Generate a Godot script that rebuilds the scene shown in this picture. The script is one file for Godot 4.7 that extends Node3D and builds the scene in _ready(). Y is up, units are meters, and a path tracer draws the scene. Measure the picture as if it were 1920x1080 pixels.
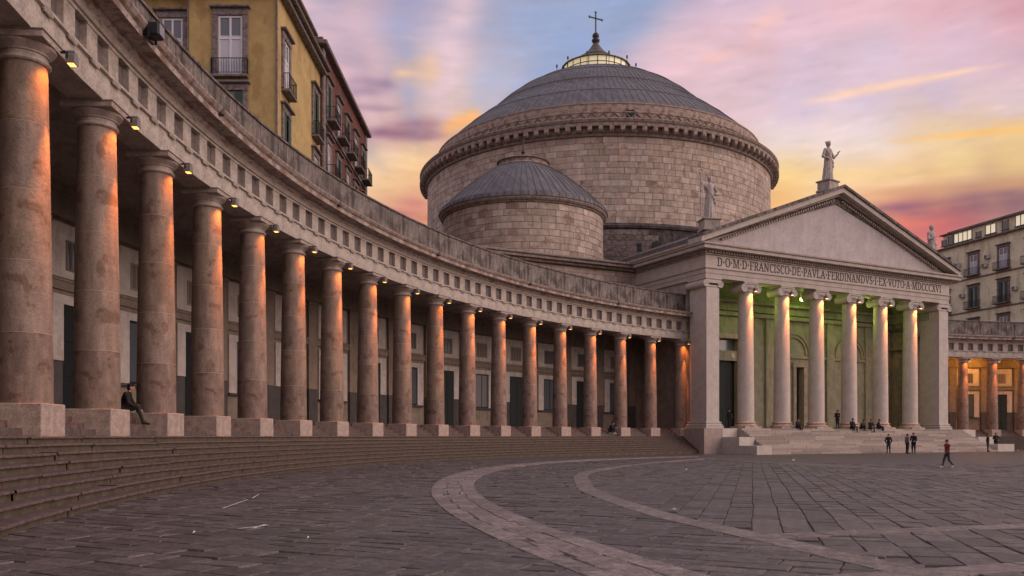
extends Node3D
# A colonnaded square at dusk: a curved colonnade, a domed church with a columned portico, houses behind.
# World: +X runs along the church front, -Z points to the church, the colonnade's circle is centred on the origin.

const EYE := 1.32            # camera height above the square
const CAM := Vector3(-56.764, EYE, -1.608)
const YAW := 0.48261         # camera turned to the right of -Z
const FOC := 1600.0          # focal length in pixels of the 1920 x 1080 picture
const HZ := 817.75           # row of the horizon
const R_COL := 61.845        # radius of the circle of columns
const A0 := 1.19552          # angle of the first column in view
const DA := 0.061917         # angle between columns
const AXIS := 7.43           # church axis
const LAMP := 2.8            # strength of a column lamp
const PORT := 58.88          # distance of the portico's columns

var M := {}                  # materials
var T := {}                  # textures
var used := {}               # names taken, per parent
var rng := RandomNumberGenerator.new()
var mesh_cache := {}

class MB:
	var v := PackedVector3Array()
	var n := PackedVector3Array()
	var c := PackedColorArray()
	var tint := Color(1, 1, 1)
	var colored := false
	var xf := Transform3D.IDENTITY

	func put(p: Vector3, q: Vector3) -> void:
		v.append(xf * p)
		n.append((xf.basis * q).normalized())
		if colored:
			c.append(tint)

	func tri(a: Vector3, b: Vector3, d: Vector3, na: Vector3, nb: Vector3, nd: Vector3) -> void:
		# front faces run clockwise
		if (b - a).cross(d - a).dot(na + nb + nd) > 0.0:
			put(a, na); put(d, nd); put(b, nb)
		else:
			put(a, na); put(b, nb); put(d, nd)

	func flat(a: Vector3, b: Vector3, d: Vector3, hint: Vector3) -> void:
		var q := (b - a).cross(d - a)
		if q.length_squared() < 1e-16:
			return
		q = q.normalized()
		if q.dot(hint) < 0.0:
			q = -q
		tri(a, b, d, q, q, q)

	func quad(a: Vector3, b: Vector3, d: Vector3, e: Vector3, hint: Vector3) -> void:
		flat(a, b, d, hint)
		flat(a, d, e, hint)

	func box(cx: float, cy: float, cz: float, sx: float, sy: float, sz: float, bev := 0.0) -> void:
		var o := Vector3(cx, cy, cz)
		var h := Vector3(sx, sy, sz) * 0.5
		if bev <= 0.0:
			for ax in 3:
				for s: float in [-1.0, 1.0]:
					var nn := Vector3.ZERO
					nn[ax] = s
					var u := Vector3.ZERO
					u[(ax + 1) % 3] = h[(ax + 1) % 3]
					var w := Vector3.ZERO
					w[(ax + 2) % 3] = h[(ax + 2) % 3]
					var m := o + nn * h[ax]
					quad(m - u - w, m + u - w, m + u + w, m - u + w, nn)
			return
		var k := h - Vector3.ONE * bev
		for ax in 3:
			var b := (ax + 1) % 3
			var d := (ax + 2) % 3
			for s: float in [-1.0, 1.0]:
				var nn := Vector3.ZERO
				nn[ax] = s
				var u := Vector3.ZERO
				u[b] = k[b]
				var w := Vector3.ZERO
				w[d] = k[d]
				var m := o + nn * h[ax]
				quad(m - u - w, m + u - w, m + u + w, m - u + w, nn)
				for s2: float in [-1.0, 1.0]:
					var n2 := Vector3.ZERO
					n2[b] = s2
					var m1 := o + nn * h[ax] + n2 * k[b]
					var m2 := o + nn * k[ax] + n2 * h[b]
					quad(m1 - w, m1 + w, m2 + w, m2 - w, nn + n2)
		for sx2: float in [-1.0, 1.0]:
			for sy2: float in [-1.0, 1.0]:
				for sz2: float in [-1.0, 1.0]:
					var s := Vector3(sx2, sy2, sz2)
					flat(o + Vector3(h.x, k.y, k.z) * s, o + Vector3(k.x, h.y, k.z) * s, o + Vector3(k.x, k.y, h.z) * s, s)

	# profile: (radius, y) pairs; the surface faces (dy, -dr), so a profile that climbs faces outwards
	func lathe(p: PackedVector2Array, segs: int, a0 := 0.0, a1 := TAU, smooth := false) -> void:
		var nrm := PackedVector2Array()
		for i in p.size() - 1:
			var d := p[i + 1] - p[i]
			nrm.append(Vector2(d.y, -d.x).normalized())
		for i in p.size() - 1:
			if p[i].distance_squared_to(p[i + 1]) < 1e-10:
				continue
			var na := nrm[i]
			var nb := nrm[i]
			if smooth:
				if i > 0:
					na = (nrm[i] + nrm[i - 1]).normalized()
				if i < nrm.size() - 1:
					nb = (nrm[i] + nrm[i + 1]).normalized()
			for k in segs:
				var u := lerpf(a0, a1, float(k) / segs)
				var w := lerpf(a0, a1, float(k + 1) / segs)
				var du := Vector3(-sin(u), 0, -cos(u))
				var dw := Vector3(-sin(w), 0, -cos(w))
				var y := Vector3.UP
				var pa := du * p[i].x + y * p[i].y
				var pb := dw * p[i].x + y * p[i].y
				var pc := dw * p[i + 1].x + y * p[i + 1].y
				var pd := du * p[i + 1].x + y * p[i + 1].y
				var q1 := du * na.x + y * na.y
				var q2 := dw * na.x + y * na.y
				var q3 := dw * nb.x + y * nb.y
				var q4 := du * nb.x + y * nb.y
				if p[i].x > 1e-6:
					tri(pa, pb, pc, q1, q2, q3)
				if p[i + 1].x > 1e-6:
					tri(pa, pc, pd, q1, q3, q4)

	# an arc of a closed profile, with its two ends capped by fans
	func arc(p: PackedVector2Array, a0: float, a1: float, segs: int) -> void:
		if Geometry2D.is_polygon_clockwise(p):
			p = p.duplicate()
			p.reverse()
		var closed := p.duplicate()
		closed.append(p[0])
		lathe(closed, segs, a0, a1)
		for e in 2:
			var a := a0 if e == 0 else a1
			var d := Vector3(-sin(a), 0, -cos(a))
			var hint := Vector3(-cos(a), 0, sin(a)) * (-1.0 if e == 0 else 1.0) * signf(a1 - a0)
			var idx := Geometry2D.triangulate_polygon(p)
			for i in range(0, idx.size(), 3):
				flat(d * p[idx[i]].x + Vector3.UP * p[idx[i]].y, d * p[idx[i + 1]].x + Vector3.UP * p[idx[i + 1]].y, d * p[idx[i + 2]].x + Vector3.UP * p[idx[i + 2]].y, hint)

	# a polygon in x, y pushed from z0 to z1
	func prism(p: PackedVector2Array, z0: float, z1: float) -> void:
		var idx := Geometry2D.triangulate_polygon(p)
		var ccw := not Geometry2D.is_polygon_clockwise(p)
		for i in range(0, idx.size(), 3):
			for e in 2:
				var z := z0 if e == 0 else z1
				var hint := Vector3(0, 0, signf(z - (z0 + z1) * 0.5))
				flat(Vector3(p[idx[i]].x, p[idx[i]].y, z), Vector3(p[idx[i + 1]].x, p[idx[i + 1]].y, z), Vector3(p[idx[i + 2]].x, p[idx[i + 2]].y, z), hint)
		for i in p.size():
			var a := p[i]
			var b := p[(i + 1) % p.size()]
			var d := b - a
			var out := Vector3(d.y, -d.x, 0) * (1.0 if ccw else -1.0)
			quad(Vector3(a.x, a.y, z0), Vector3(b.x, b.y, z0), Vector3(b.x, b.y, z1), Vector3(a.x, a.y, z1), out)

	func tube(a: Vector3, b: Vector3, ra: float, rb: float, segs := 8) -> void:
		var d := (b - a).normalized()
		var u := d.cross(Vector3.UP if absf(d.y) < 0.9 else Vector3.RIGHT).normalized()
		var w := d.cross(u)
		for k in segs:
			var t0 := TAU * k / segs
			var t1 := TAU * (k + 1) / segs
			var q0 := u * cos(t0) + w * sin(t0)
			var q1 := u * cos(t1) + w * sin(t1)
			tri(a + q0 * ra, a + q1 * ra, b + q1 * rb, q0, q1, q1)
			tri(a + q0 * ra, b + q1 * rb, b + q0 * rb, q0, q1, q0)
			flat(a, a + q0 * ra, a + q1 * ra, -d)
			flat(b, b + q0 * rb, b + q1 * rb, d)

	func done() -> ArrayMesh:
		var arr := []
		arr.resize(Mesh.ARRAY_MAX)
		arr[Mesh.ARRAY_VERTEX] = v
		arr[Mesh.ARRAY_NORMAL] = n
		if colored:
			arr[Mesh.ARRAY_COLOR] = c
		var m := ArrayMesh.new()
		m.add_surface_from_arrays(Mesh.PRIMITIVE_TRIANGLES, arr)
		return m

# ---------------------------------------------------------------- naming and parenting
func numbered(parent: Node, called: String) -> String:
	var key := "%d %s" % [parent.get_instance_id(), called]
	var k: int = used.get(key, 0)
	used[key] = k + 1
	return called if k == 0 else "%s_%03d" % [called, k]

func thing(called: String, label: String, category: String, at := Vector3.ZERO, turn := 0.0, group := "") -> Node3D:
	var o := Node3D.new()
	o.name = numbered(self, called)
	add_child(o, true)
	o.position = at
	o.rotation.y = turn
	o.set_meta("label", label)
	o.set_meta("category", category)
	if group != "":
		o.set_meta("group", group)
	return o

func holder(parent: Node, called: String, at := Vector3.ZERO, turn := 0.0) -> Node3D:
	var o := Node3D.new()
	o.name = numbered(parent, called)
	parent.add_child(o, true)
	o.position = at
	o.rotation.y = turn
	return o

func part(parent: Node, called: String, mesh: Mesh, material: Material, at := Vector3.ZERO, turn := 0.0) -> MeshInstance3D:
	var o := MeshInstance3D.new()
	o.name = numbered(parent, called)
	o.mesh = mesh
	o.material_override = material
	parent.add_child(o, true)
	o.position = at
	o.rotation.y = turn
	return o

func pbox(parent: Node, called: String, material: Material, cx: float, cy: float, cz: float, sx: float, sy: float, sz: float, bev := 0.0) -> MeshInstance3D:
	# boxes of one size share a mesh
	var key := "%.3f %.3f %.3f %.3f" % [sx, sy, sz, bev]
	if not mesh_cache.has(key):
		var b := MB.new()
		b.box(0, 0, 0, sx, sy, sz, bev)
		mesh_cache[key] = b.done()
	return part(parent, called, mesh_cache[key], material, Vector3(cx, cy, cz))

func structure(called: String, mesh: Mesh, material: Material) -> MeshInstance3D:
	var o := part(self, called, mesh, material)
	o.set_meta("kind", "structure")
	return o

const ORDINAL := ["first", "second", "third", "fourth", "fifth", "sixth", "seventh", "eighth", "ninth", "tenth", "eleventh", "twelfth", "thirteenth", "fourteenth", "fifteenth", "sixteenth", "seventeenth", "eighteenth", "nineteenth", "twentieth", "twenty-first", "twenty-second"]

# ---------------------------------------------------------------- places
func polar(r: float, a: float, y: float) -> Vector3:
	return Vector3(-r * sin(a), y, -r * cos(a))

func cam_point(x: float, depth: float, y: float) -> Vector3:
	# metres to the right of the camera's axis and along it
	return Vector3(CAM.x + x * cos(YAW) + depth * sin(YAW), y, CAM.z + x * sin(YAW) - depth * cos(YAW))

func on_plane(u: float, row: float, y: float) -> Vector3:
	# where the line of sight through a picture point meets the level y
	var depth := FOC * (EYE - y) / (row - HZ)
	return cam_point((u - 960.0) / FOC * depth, depth, y)

func on_front(u: float, dist: float, y: float) -> Vector3:
	# where the line of sight through column u of the picture meets the upright plane z = -dist
	var s := (u - 960.0) / FOC
	var dn := cos(YAW) - s * sin(YAW)
	var depth := (dist + CAM.z) / dn
	return cam_point(s * depth, depth, y)

func drop(x: float) -> float:
	return 0.2 * smoothstep(-50.0, -5.0, x)

func ground_y(x: float) -> float:
	return -drop(x)
# ---------------------------------------------------------------- textures and materials
func noise(seed_: int, freq: float, octaves := 4, kind := FastNoiseLite.TYPE_SIMPLEX_SMOOTH) -> FastNoiseLite:
	var f := FastNoiseLite.new()
	f.seed = seed_
	f.noise_type = kind
	f.frequency = freq
	f.fractal_octaves = octaves
	return f

func gray(seed_: int, size: int, freq: float, octaves := 4, stretch := Vector2.ONE, kind := FastNoiseLite.TYPE_SIMPLEX_SMOOTH) -> PackedFloat32Array:
	# seamless noise 0..1
	var f := noise(seed_, freq, octaves, kind)
	var w := int(size / stretch.x)
	var h := int(size / stretch.y)
	var im := f.get_seamless_image(w, h, false, false, 0.12, true)
	im.convert(Image.FORMAT_L8)
	im.resize(size, size, Image.INTERPOLATE_CUBIC)
	var d := im.get_data()
	var out := PackedFloat32Array()
	out.resize(size * size)
	for i in size * size:
		out[i] = d[i] / 255.0
	return out

func texture(size: int, fn: Callable) -> ImageTexture:
	var d := PackedByteArray()
	d.resize(size * size * 3)
	for i in size * size:
		var c: Color = fn.call(i)
		d[i * 3] = clampi(int(c.r * 255.0), 0, 255)
		d[i * 3 + 1] = clampi(int(c.g * 255.0), 0, 255)
		d[i * 3 + 2] = clampi(int(c.b * 255.0), 0, 255)
	return ImageTexture.create_from_image(Image.create_from_data(size, size, false, Image.FORMAT_RGB8, d))

func relief(a: PackedFloat32Array, size: int) -> ImageTexture:
	var d := PackedByteArray()
	d.resize(size * size)
	for i in size * size:
		d[i] = clampi(int(a[i] * 255.0), 0, 255)
	return ImageTexture.create_from_image(Image.create_from_data(size, size, false, Image.FORMAT_L8, d))

func make_textures() -> void:
	var s := 512
	var fine := gray(11, s, 0.045, 5)
	var coarse := gray(12, s, 0.009, 4)
	var patch := gray(13, s, 0.006, 5)
	var grit := gray(14, s, 0.16, 3)
	var streak := gray(15, s, 0.02, 4, Vector2(1, 10))
	var streak2 := gray(16, s, 0.05, 3, Vector2(1, 22))
	var blot := gray(17, s, 0.014, 5)
	# even dressed stone
	T.stone = texture(s, func(i): return Color.WHITE * (0.91 + 0.22 * (coarse[i] - 0.5) + 0.22 * (fine[i] - 0.5) + 0.10 * (grit[i] - 0.5)))
	# clean dressed marble
	T.smooth = texture(s, func(i): return Color.WHITE * (0.93 + 0.09 * (coarse[i] - 0.5) + 0.09 * (fine[i] - 0.5) + 0.06 * (grit[i] - 0.5) + 0.06 * (streak[i] - 0.5)))
	# stone with brown and sooty stains that have an outline
	T.stain = texture(s, func(i):
		var v := 0.92 + 0.20 * (coarse[i] - 0.5) + 0.24 * (fine[i] - 0.5)
		var k := smoothstep(0.55, 0.63, patch[i] * 0.75 + fine[i] * 0.25)
		var q := smoothstep(0.60, 0.66, blot[i] * 0.7 + grit[i] * 0.3)
		return Color(v, v, v).lerp(Color(v * 0.86, v * 0.77, v * 0.73), k).lerp(Color(v * 0.72, v * 0.68, v * 0.66), q * 0.8))
	# worn column stone: faint upright runs and a few scuffs
	T.column = texture(s, func(i):
		var v := 0.86 + 0.20 * (fine[i] - 0.5) + 0.22 * (streak[i] - 0.5) + 0.14 * (coarse[i] - 0.5) + 0.08 * (grit[i] - 0.5)
		var k := smoothstep(0.60, 0.68, patch[i] * 0.7 + streak[i] * 0.3)
		var q := smoothstep(0.66, 0.70, fine[i] * 0.8 + grit[i] * 0.2)
		return Color(v, v, v).lerp(Color(v * 0.80, v * 0.74, v * 0.70), k * 0.8).lerp(Color(v * 0.7, v * 0.64, v * 0.6), q * 0.5))
	# soot and rain runs on old parapets
	T.streak = texture(s, func(i):
		var v := 0.78 + 0.22 * (fine[i] - 0.5) + 0.3 * (coarse[i] - 0.5)
		var k := smoothstep(0.42, 0.64, streak[i] * 0.6 + patch[i] * 0.4)
		var q := smoothstep(0.58, 0.68, streak2[i] * 0.8 + fine[i] * 0.2)
		return (Color(v, v, v)).lerp(Color(v * 0.58, v * 0.55, v * 0.53), k * 0.7).lerp(Color(v * 1.25, v * 1.22, v * 1.18), q * 0.5))
	# dark lava paving
	T.lava = texture(s, func(i):
		var v := 0.78 + 0.34 * (grit[i] - 0.5) + 0.30 * (fine[i] - 0.5) + 0.30 * (blot[i] - 0.5)
		return Color(v * 1.02, v * 0.985, v))
	# painted plaster, blotched
	T.plaster = texture(s, func(i):
		var v := 0.92 + 0.12 * (coarse[i] - 0.5) + 0.08 * (fine[i] - 0.5)
		var k := smoothstep(0.56, 0.68, streak[i] * 0.6 + blot[i] * 0.4)
		return Color(v, v, v).lerp(Color(v * 0.92, v * 0.90, v * 0.88), k))
	# sheet lead
	T.lead = texture(s, func(i):
		var v := 0.84 + 0.30 * (streak[i] - 0.5) + 0.22 * (coarse[i] - 0.5) + 0.1 * (fine[i] - 0.5)
		return Color(v, v, v * 1.03))
	# moss on damp stone
	T.moss = texture(s, func(i):
		var v := 0.78 + 0.3 * (fine[i] - 0.5) + 0.2 * (grit[i] - 0.5)
		var k := smoothstep(0.30, 0.70, coarse[i] * 0.5 + fine[i] * 0.3 + grit[i] * 0.2)
		return Color(v, v, v).lerp(Color(v * 0.82, v * 0.85, v * 0.72), k))
	var h := PackedFloat32Array()
	h.resize(s * s)
	for i in s * s:
		h[i] = 0.5 * fine[i] + 0.35 * grit[i] + 0.15 * coarse[i]
	T.bump = relief(h, s)
	for i in s * s:
		h[i] = 0.55 * grit[i] + 0.45 * blot[i]
	T.pits = relief(h, s)

func mat(called: String, lin: Color, rough: float, tex: Texture2D = null, per_metre := 0.3, bump: Texture2D = null, depth := 0.0) -> StandardMaterial3D:
	var m := StandardMaterial3D.new()
	m.resource_name = called
	m.albedo_color = lin.linear_to_srgb()
	m.roughness = rough
	m.metallic_specular = 0.35
	if tex:
		m.albedo_texture = tex
	if bump:
		m.heightmap_enabled = true
		m.heightmap_texture = bump
		m.heightmap_scale = depth
	if tex or bump:
		m.uv1_triplanar = true
		m.uv1_world_triplanar = true
		m.uv1_triplanar_sharpness = 6.0
		m.uv1_scale = Vector3.ONE * per_metre
		m.uv1_offset = Vector3(M.size() * 0.137, M.size() * 0.071, M.size() * 0.193)
	M[called] = m
	return m

func glow(called: String, c: Color, energy: float) -> StandardMaterial3D:
	var m := mat(called, Color(0.8, 0.8, 0.8), 0.5)
	m.emission_enabled = true
	m.emission = c
	m.emission_energy_multiplier = energy
	return m

func make_materials() -> void:
	make_textures()
	var L := func(r: float, g: float, b: float) -> Color: return Color(r, g, b)
	mat("lava", L.call(0.168, 0.145, 0.130), 0.54, T.lava, 0.55, T.pits, 0.8)
	for k in 5:
		var t: float = [0.84, 0.95, 1.06, 0.74, 1.17][k]
		mat("lava_stone_%d" % k, Color(0.188 * t, 0.163 * t, 0.145 * t), 0.5, T.lava, 0.6, T.pits, 1.0)
	for k in 3:
		var t: float = [0.9, 1.05, 1.2][k]
		mat("band_stone_%d" % k, Color(0.345 * t, 0.288 * t, 0.250 * t), 0.62, T.lava, 0.5, T.pits, 0.9)
	mat("tread", L.call(0.20, 0.145, 0.13), 0.7, T.lava, 0.6, T.pits, 1.0)
	mat("riser", L.call(0.200, 0.152, 0.130), 0.75, T.moss, 0.45, T.pits, 1.0)
	mat("pedestal", L.call(0.45, 0.36, 0.305), 0.7, T.stone, 0.7, T.bump, 0.8)
	for k in 4:
		var t: float = [0.94, 0.99, 1.03, 1.08][k]
		var w: float = [0.01, -0.005, 0.012, 0.0][k]
		mat("column_%d" % k, Color(0.335 * t + w, 0.252 * t, 0.205 * t - w), 0.66, T.column, [0.3, 0.37, 0.26, 0.33][k], T.bump, 0.9)
	mat("column_foot", L.call(0.30, 0.215, 0.175), 0.66, T.column, 0.5, T.bump, 0.9)
	mat("capital", L.call(0.42, 0.345, 0.305), 0.7, T.stone, 0.5, T.bump, 0.8)
	mat("architrave", L.call(0.50, 0.43, 0.375), 0.7, T.stone, 0.35, T.bump, 0.8)
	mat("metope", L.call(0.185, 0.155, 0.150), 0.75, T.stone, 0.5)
	mat("cornice", L.call(0.44, 0.365, 0.325), 0.72, T.stain, 0.35, T.bump, 0.8)
	mat("parapet", L.call(0.30, 0.255, 0.235), 0.8, T.streak, 0.24, T.bump, 1.2)
	mat("back_wall", L.call(0.31, 0.255, 0.205), 0.8, T.plaster, 0.2)
	mat("cream", L.call(0.66, 0.60, 0.56), 0.8, T.plaster, 0.25)
	mat("dado", L.call(0.105, 0.095, 0.095), 0.8, T.plaster, 0.3)
	mat("pilaster", L.call(0.30, 0.245, 0.20), 0.8, T.plaster, 0.25)
	mat("beam", L.call(0.28, 0.225, 0.18), 0.8, T.plaster, 0.25)
	mat("ceiling", L.call(0.34, 0.29, 0.26), 0.85, T.plaster, 0.2)
	mat("door_and_shade", L.call(0.014, 0.021, 0.023), 0.5)  # real doors, and shade painted into openings of portico and drum
	mat("shutter", L.call(0.30, 0.26, 0.23), 0.7)
	mat("slat", L.call(0.20, 0.17, 0.15), 0.7)
	mat("iron", L.call(0.020, 0.020, 0.022), 0.5)
	mat("marble", L.call(0.55, 0.485, 0.43), 0.6, T.smooth, 0.22, T.bump, 0.5)
	mat("marble_dirty", L.call(0.43, 0.36, 0.31), 0.65, T.stone, 0.25, T.bump, 0.6)
	mat("marble_entablature", L.call(0.49, 0.425, 0.37), 0.65, T.smooth, 0.16, T.bump, 0.6)
	mat("tympanum", L.call(0.53, 0.47, 0.46), 0.75, T.smooth, 0.12)
	mat("roof_edge", L.call(0.26, 0.22, 0.205), 0.8, T.streak, 0.25, T.bump, 0.8)
	mat("letter", L.call(0.075, 0.060, 0.055), 0.8)
	mat("portico_step", L.call(0.36, 0.28, 0.245), 0.65, T.stain, 0.5, T.bump, 0.7)
	for k in 4:
		var t: float = [0.8, 0.92, 1.05, 1.2][k]
		mat("portico_step_%d" % k, Color(0.36 * t, 0.295 * t, 0.255 * t), 0.65, T.smooth, 0.45, T.bump, 0.8)
	mat("podium", L.call(0.40, 0.315, 0.272), 0.7, T.smooth, 0.3, T.bump, 0.8)
	mat("relief", L.call(0.20, 0.155, 0.135), 0.8)
	mat("column_patch", L.call(0.20, 0.145, 0.12), 0.75, T.stone, 0.9)
	mat("mortar", L.call(0.50, 0.41, 0.36), 0.8)
	mat("vestibule", L.call(0.37, 0.355, 0.27), 0.8, T.plaster, 0.18)
	for k in 6:
		var t: float = [0.82, 0.91, 0.99, 1.07, 1.15, 0.95][k]
		var w: float = [0.0, 0.01, 0.0, -0.01, 0.0, 0.02][k]
		mat("ashlar_%d" % k, Color(0.600 * t + w, 0.485 * t, 0.405 * t - w), 0.75, T.column, 0.14, T.bump, 1.0)
	mat("ashlar_mass", L.call(1, 1, 1), 0.75, T.column, 0.14, T.bump, 1.0)
	M.ashlar_mass.vertex_color_use_as_albedo = true
	for k in 6:
		var t: float = [0.8, 0.9, 1.0, 1.1, 1.22, 0.95][k]
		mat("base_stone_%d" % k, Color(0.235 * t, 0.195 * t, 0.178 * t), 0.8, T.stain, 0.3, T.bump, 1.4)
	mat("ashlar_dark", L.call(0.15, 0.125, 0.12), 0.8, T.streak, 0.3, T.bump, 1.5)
	mat("joint", L.call(0.22, 0.17, 0.145), 0.85, T.stone, 0.5)
	mat("drum_cornice", L.call(0.33, 0.265, 0.23), 0.78, T.stain, 0.3, T.bump, 1.0)
	mat("ring_stone", L.call(0.40, 0.31, 0.26), 0.75, T.stain, 0.25, T.bump, 1.0)
	mat("lead", L.call(0.182, 0.162, 0.157), 0.55, T.lead, 0.16, T.bump, 0.8)
	mat("lantern_roof", L.call(0.16, 0.14, 0.10), 0.5, T.lead, 0.4)
	mat("lead_seam", L.call(0.155, 0.138, 0.135), 0.55, T.lead, 0.3)
	mat("roof_lead", L.call(0.20, 0.175, 0.165), 0.6, T.lead, 0.2)
	mat("statue", L.call(0.50, 0.43, 0.39), 0.7, T.stone, 0.5, T.bump, 0.6)
	mat("pale_statue", L.call(0.50, 0.43, 0.385), 0.7, T.stone, 0.5, T.bump, 0.6)
	mat("yellow_plaster", L.call(0.54, 0.385, 0.165), 0.85, T.plaster, 0.09)
	mat("ochre_plaster", L.call(0.47, 0.32, 0.12), 0.85, T.plaster, 0.1)
	mat("red_plaster", L.call(0.165, 0.070, 0.055), 0.85, T.plaster, 0.1)
	mat("cream_plaster", L.call(0.86, 0.77, 0.56), 0.85, T.plaster, 0.07)
	mat("grey_trim", L.call(0.25, 0.21, 0.20), 0.8, T.stain, 0.5)
	mat("white_wood", L.call(0.66, 0.64, 0.66), 0.5)
	mat("green_wood", L.call(0.035, 0.062, 0.045), 0.55)
	mat("curtain", L.call(0.50, 0.49, 0.55), 0.9)
	mat("roof_tile", L.call(0.16, 0.12, 0.10), 0.85, T.stain, 0.3)
	mat("ac_white", L.call(0.45, 0.44, 0.42), 0.5)
	mat("lamp_body", L.call(0.20, 0.18, 0.17), 0.5)
	mat("bronze", L.call(0.045, 0.042, 0.035), 0.45)
	mat("paper", L.call(0.75, 0.74, 0.72), 0.8)
	mat("chalk", L.call(0.62, 0.60, 0.60), 0.9)
	mat("figure", L.call(1, 1, 1), 0.8)
	M.figure.vertex_color_use_as_albedo = true
	mat("paving_mass", L.call(1, 1, 1), 0.5, T.lava, 0.6, T.pits, 1.0)
	M.paving_mass.vertex_color_use_as_albedo = true
	var glass := mat("pane", Color(0.10, 0.11, 0.13), 0.08)
	glass.metallic_specular = 0.6
	glow("lamp_glass", Color(1.0, 0.66, 0.30), 2.6)
	glow("portico_lamp_glass", Color(1.0, 0.74, 0.42), 5.0)
	glow("green_lamp_glass", Color(0.82, 1.0, 0.62), 2.5)
	glow("warm_lamp_glass", Color(1.0, 0.75, 0.4), 2.0)
	glow("lit_window", Color(1.0, 0.92, 0.72), 0.34)
	glow("lantern_window", Color(1.0, 0.90, 0.60), 0.26)
# ---------------------------------------------------------------- sky
func sky_image() -> Image:
	# colours of the evening sky by direction; each row: azimuth-like and height-like coordinates of a direction, then the colour there
	var pts := [
		[560, 20, 138, 148, 190], [640, 60, 196, 166, 186], [600, 110, 160, 150, 186], [720, 30, 205, 172, 188], [800, 20, 172, 162, 190],
		[900, 40, 158, 160, 192], [1000, 30, 132, 150, 190], [1080, 80, 146, 162, 198], [1180, 40, 150, 164, 200], [1240, 110, 205, 176, 192],
		[780, 130, 232, 186, 158], [850, 100, 205, 178, 190], [940, 140, 190, 180, 200], [1020, 100, 158, 166, 198], [690, 165, 190, 158, 172],
		[720, 110, 205, 172, 184], [640, 150, 168, 150, 180], [820, 190, 206, 178, 186], [900, 180, 222, 190, 180], [760, 245, 212, 164, 156],
		[700, 250, 190, 150, 160], [840, 245, 235, 170, 120], [880, 215, 226, 186, 170], [720, 290, 250, 212, 158], [770, 300, 252, 206, 140],
		[800, 330, 246, 186, 120], [740, 345, 245, 190, 130], [780, 375, 214, 140, 118], [800, 405, 226, 142, 104], [690, 330, 250, 205, 150],
		[1300, 40, 214, 176, 194], [1400, 20, 206, 180, 206], [1500, 40, 220, 180, 196], [1600, 20, 226, 176, 186], [1760, 20, 222, 166, 176],
		[1900, 30, 214, 150, 162], [1250, 80, 226, 182, 186], [1420, 90, 222, 178, 184], [1500, 120, 214, 186, 208], [1380, 130, 214, 182, 196],
		[1640, 100, 214, 190, 212], [1800, 90, 214, 182, 202], [1900, 110, 214, 176, 192], [1500, 200, 200, 190, 220], [1620, 190, 206, 188, 212],
		[1760, 180, 206, 184, 206], [1900, 190, 214, 188, 196], [1480, 260, 226, 208, 206], [1620, 250, 228, 208, 212], [1760, 262, 240, 205, 150],
		[1900, 262, 244, 204, 130], [1560, 285, 236, 214, 208], [1650, 285, 238, 216, 202], [1640, 335, 252, 208, 148], [1480, 330, 250, 205, 120], [1560, 325, 250, 208, 142], [1700, 325, 248, 206, 140], [1800, 300, 240, 204, 130],
		[1900, 320, 228, 186, 116], [1650, 356, 232, 178, 118], [1760, 350, 224, 172, 116], [1880, 352, 196, 146, 110], [1700, 388, 190, 118, 112],
		[1800, 384, 146, 100, 112], [1900, 376, 140, 96, 112], [1690, 415, 232, 116, 106], [1740, 425, 226, 106, 106], [1780, 412, 200, 100, 106],
		[1660, 400, 236, 136, 108], [1460, 380, 244, 176, 100], [560, 300, 236, 180, 140], [480, 120, 160, 140, 170], [300, 60, 150, 140, 176],
		[200, 300, 226, 170, 140], [200, 550, 206, 150, 120], [900, 550, 222, 150, 104], [1500, 560, 226, 140, 100], [1900, 560, 206, 120, 104],
		[960, -200, 128, 146, 188], [300, -200, 136, 140, 180], [1700, -220, 170, 158, 190], [2100, 100, 206, 170, 188], [2150, 330, 226, 180, 130],
		[-200, 200, 190, 160, 170], [-200, 550, 200, 150, 124], [2150, 560, 200, 130, 108]]
	var W := 3072
	var H := 1536
	var warp := noise(31, 0.9, 4)
	var wisp := noise(32, 2.2, 5)
	var tuft := noise(33, 5.0, 4)
	# from, to, widths at both ends, colour, strength
	var strokes := [
		[650, 160, 740, 158, 20, 12, 144, 120, 148, 0.78], [650, 195, 760, 205, 8, 6, 150, 122, 146, 0.6], [690, 252, 820, 242, 14, 20, 142, 102, 124, 0.8], [730, 262, 840, 258, 10, 8, 146, 104, 124, 0.5],
		[830, 246, 900, 218, 14, 16, 246, 176, 112, 0.8], [740, 132, 820, 128, 16, 22, 244, 196, 150, 0.7], [700, 372, 800, 388, 12, 10, 196, 120, 116, 0.6], [700, 395, 800, 412, 8, 8, 170, 100, 108, 0.5],
		[1400, 70, 1470, 20, 16, 20, 240, 190, 178, 0.6], [1320, 110, 1420, 80, 10, 12, 238, 188, 176, 0.5], [1540, 182, 1850, 126, 9, 4, 250, 206, 178, 0.85], [1690, 262, 1930, 240, 5, 7, 250, 190, 110, 0.9], [1860, 232, 1930, 226, 5, 6, 244, 186, 120, 0.7],
		[1640, 396, 1930, 372, 10, 20, 140, 96, 116, 0.9], [1700, 404, 1800, 400, 8, 10, 150, 92, 112, 0.7], [1640, 424, 1790, 412, 8, 6, 240, 124, 104, 0.85], [1650, 442, 1760, 430, 8, 8, 206, 92, 104, 0.7],
		[1640, 366, 1930, 344, 8, 8, 206, 150, 116, 0.6], [1560, 330, 1800, 318, 14, 12, 250, 214, 140, 0.5]]
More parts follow.
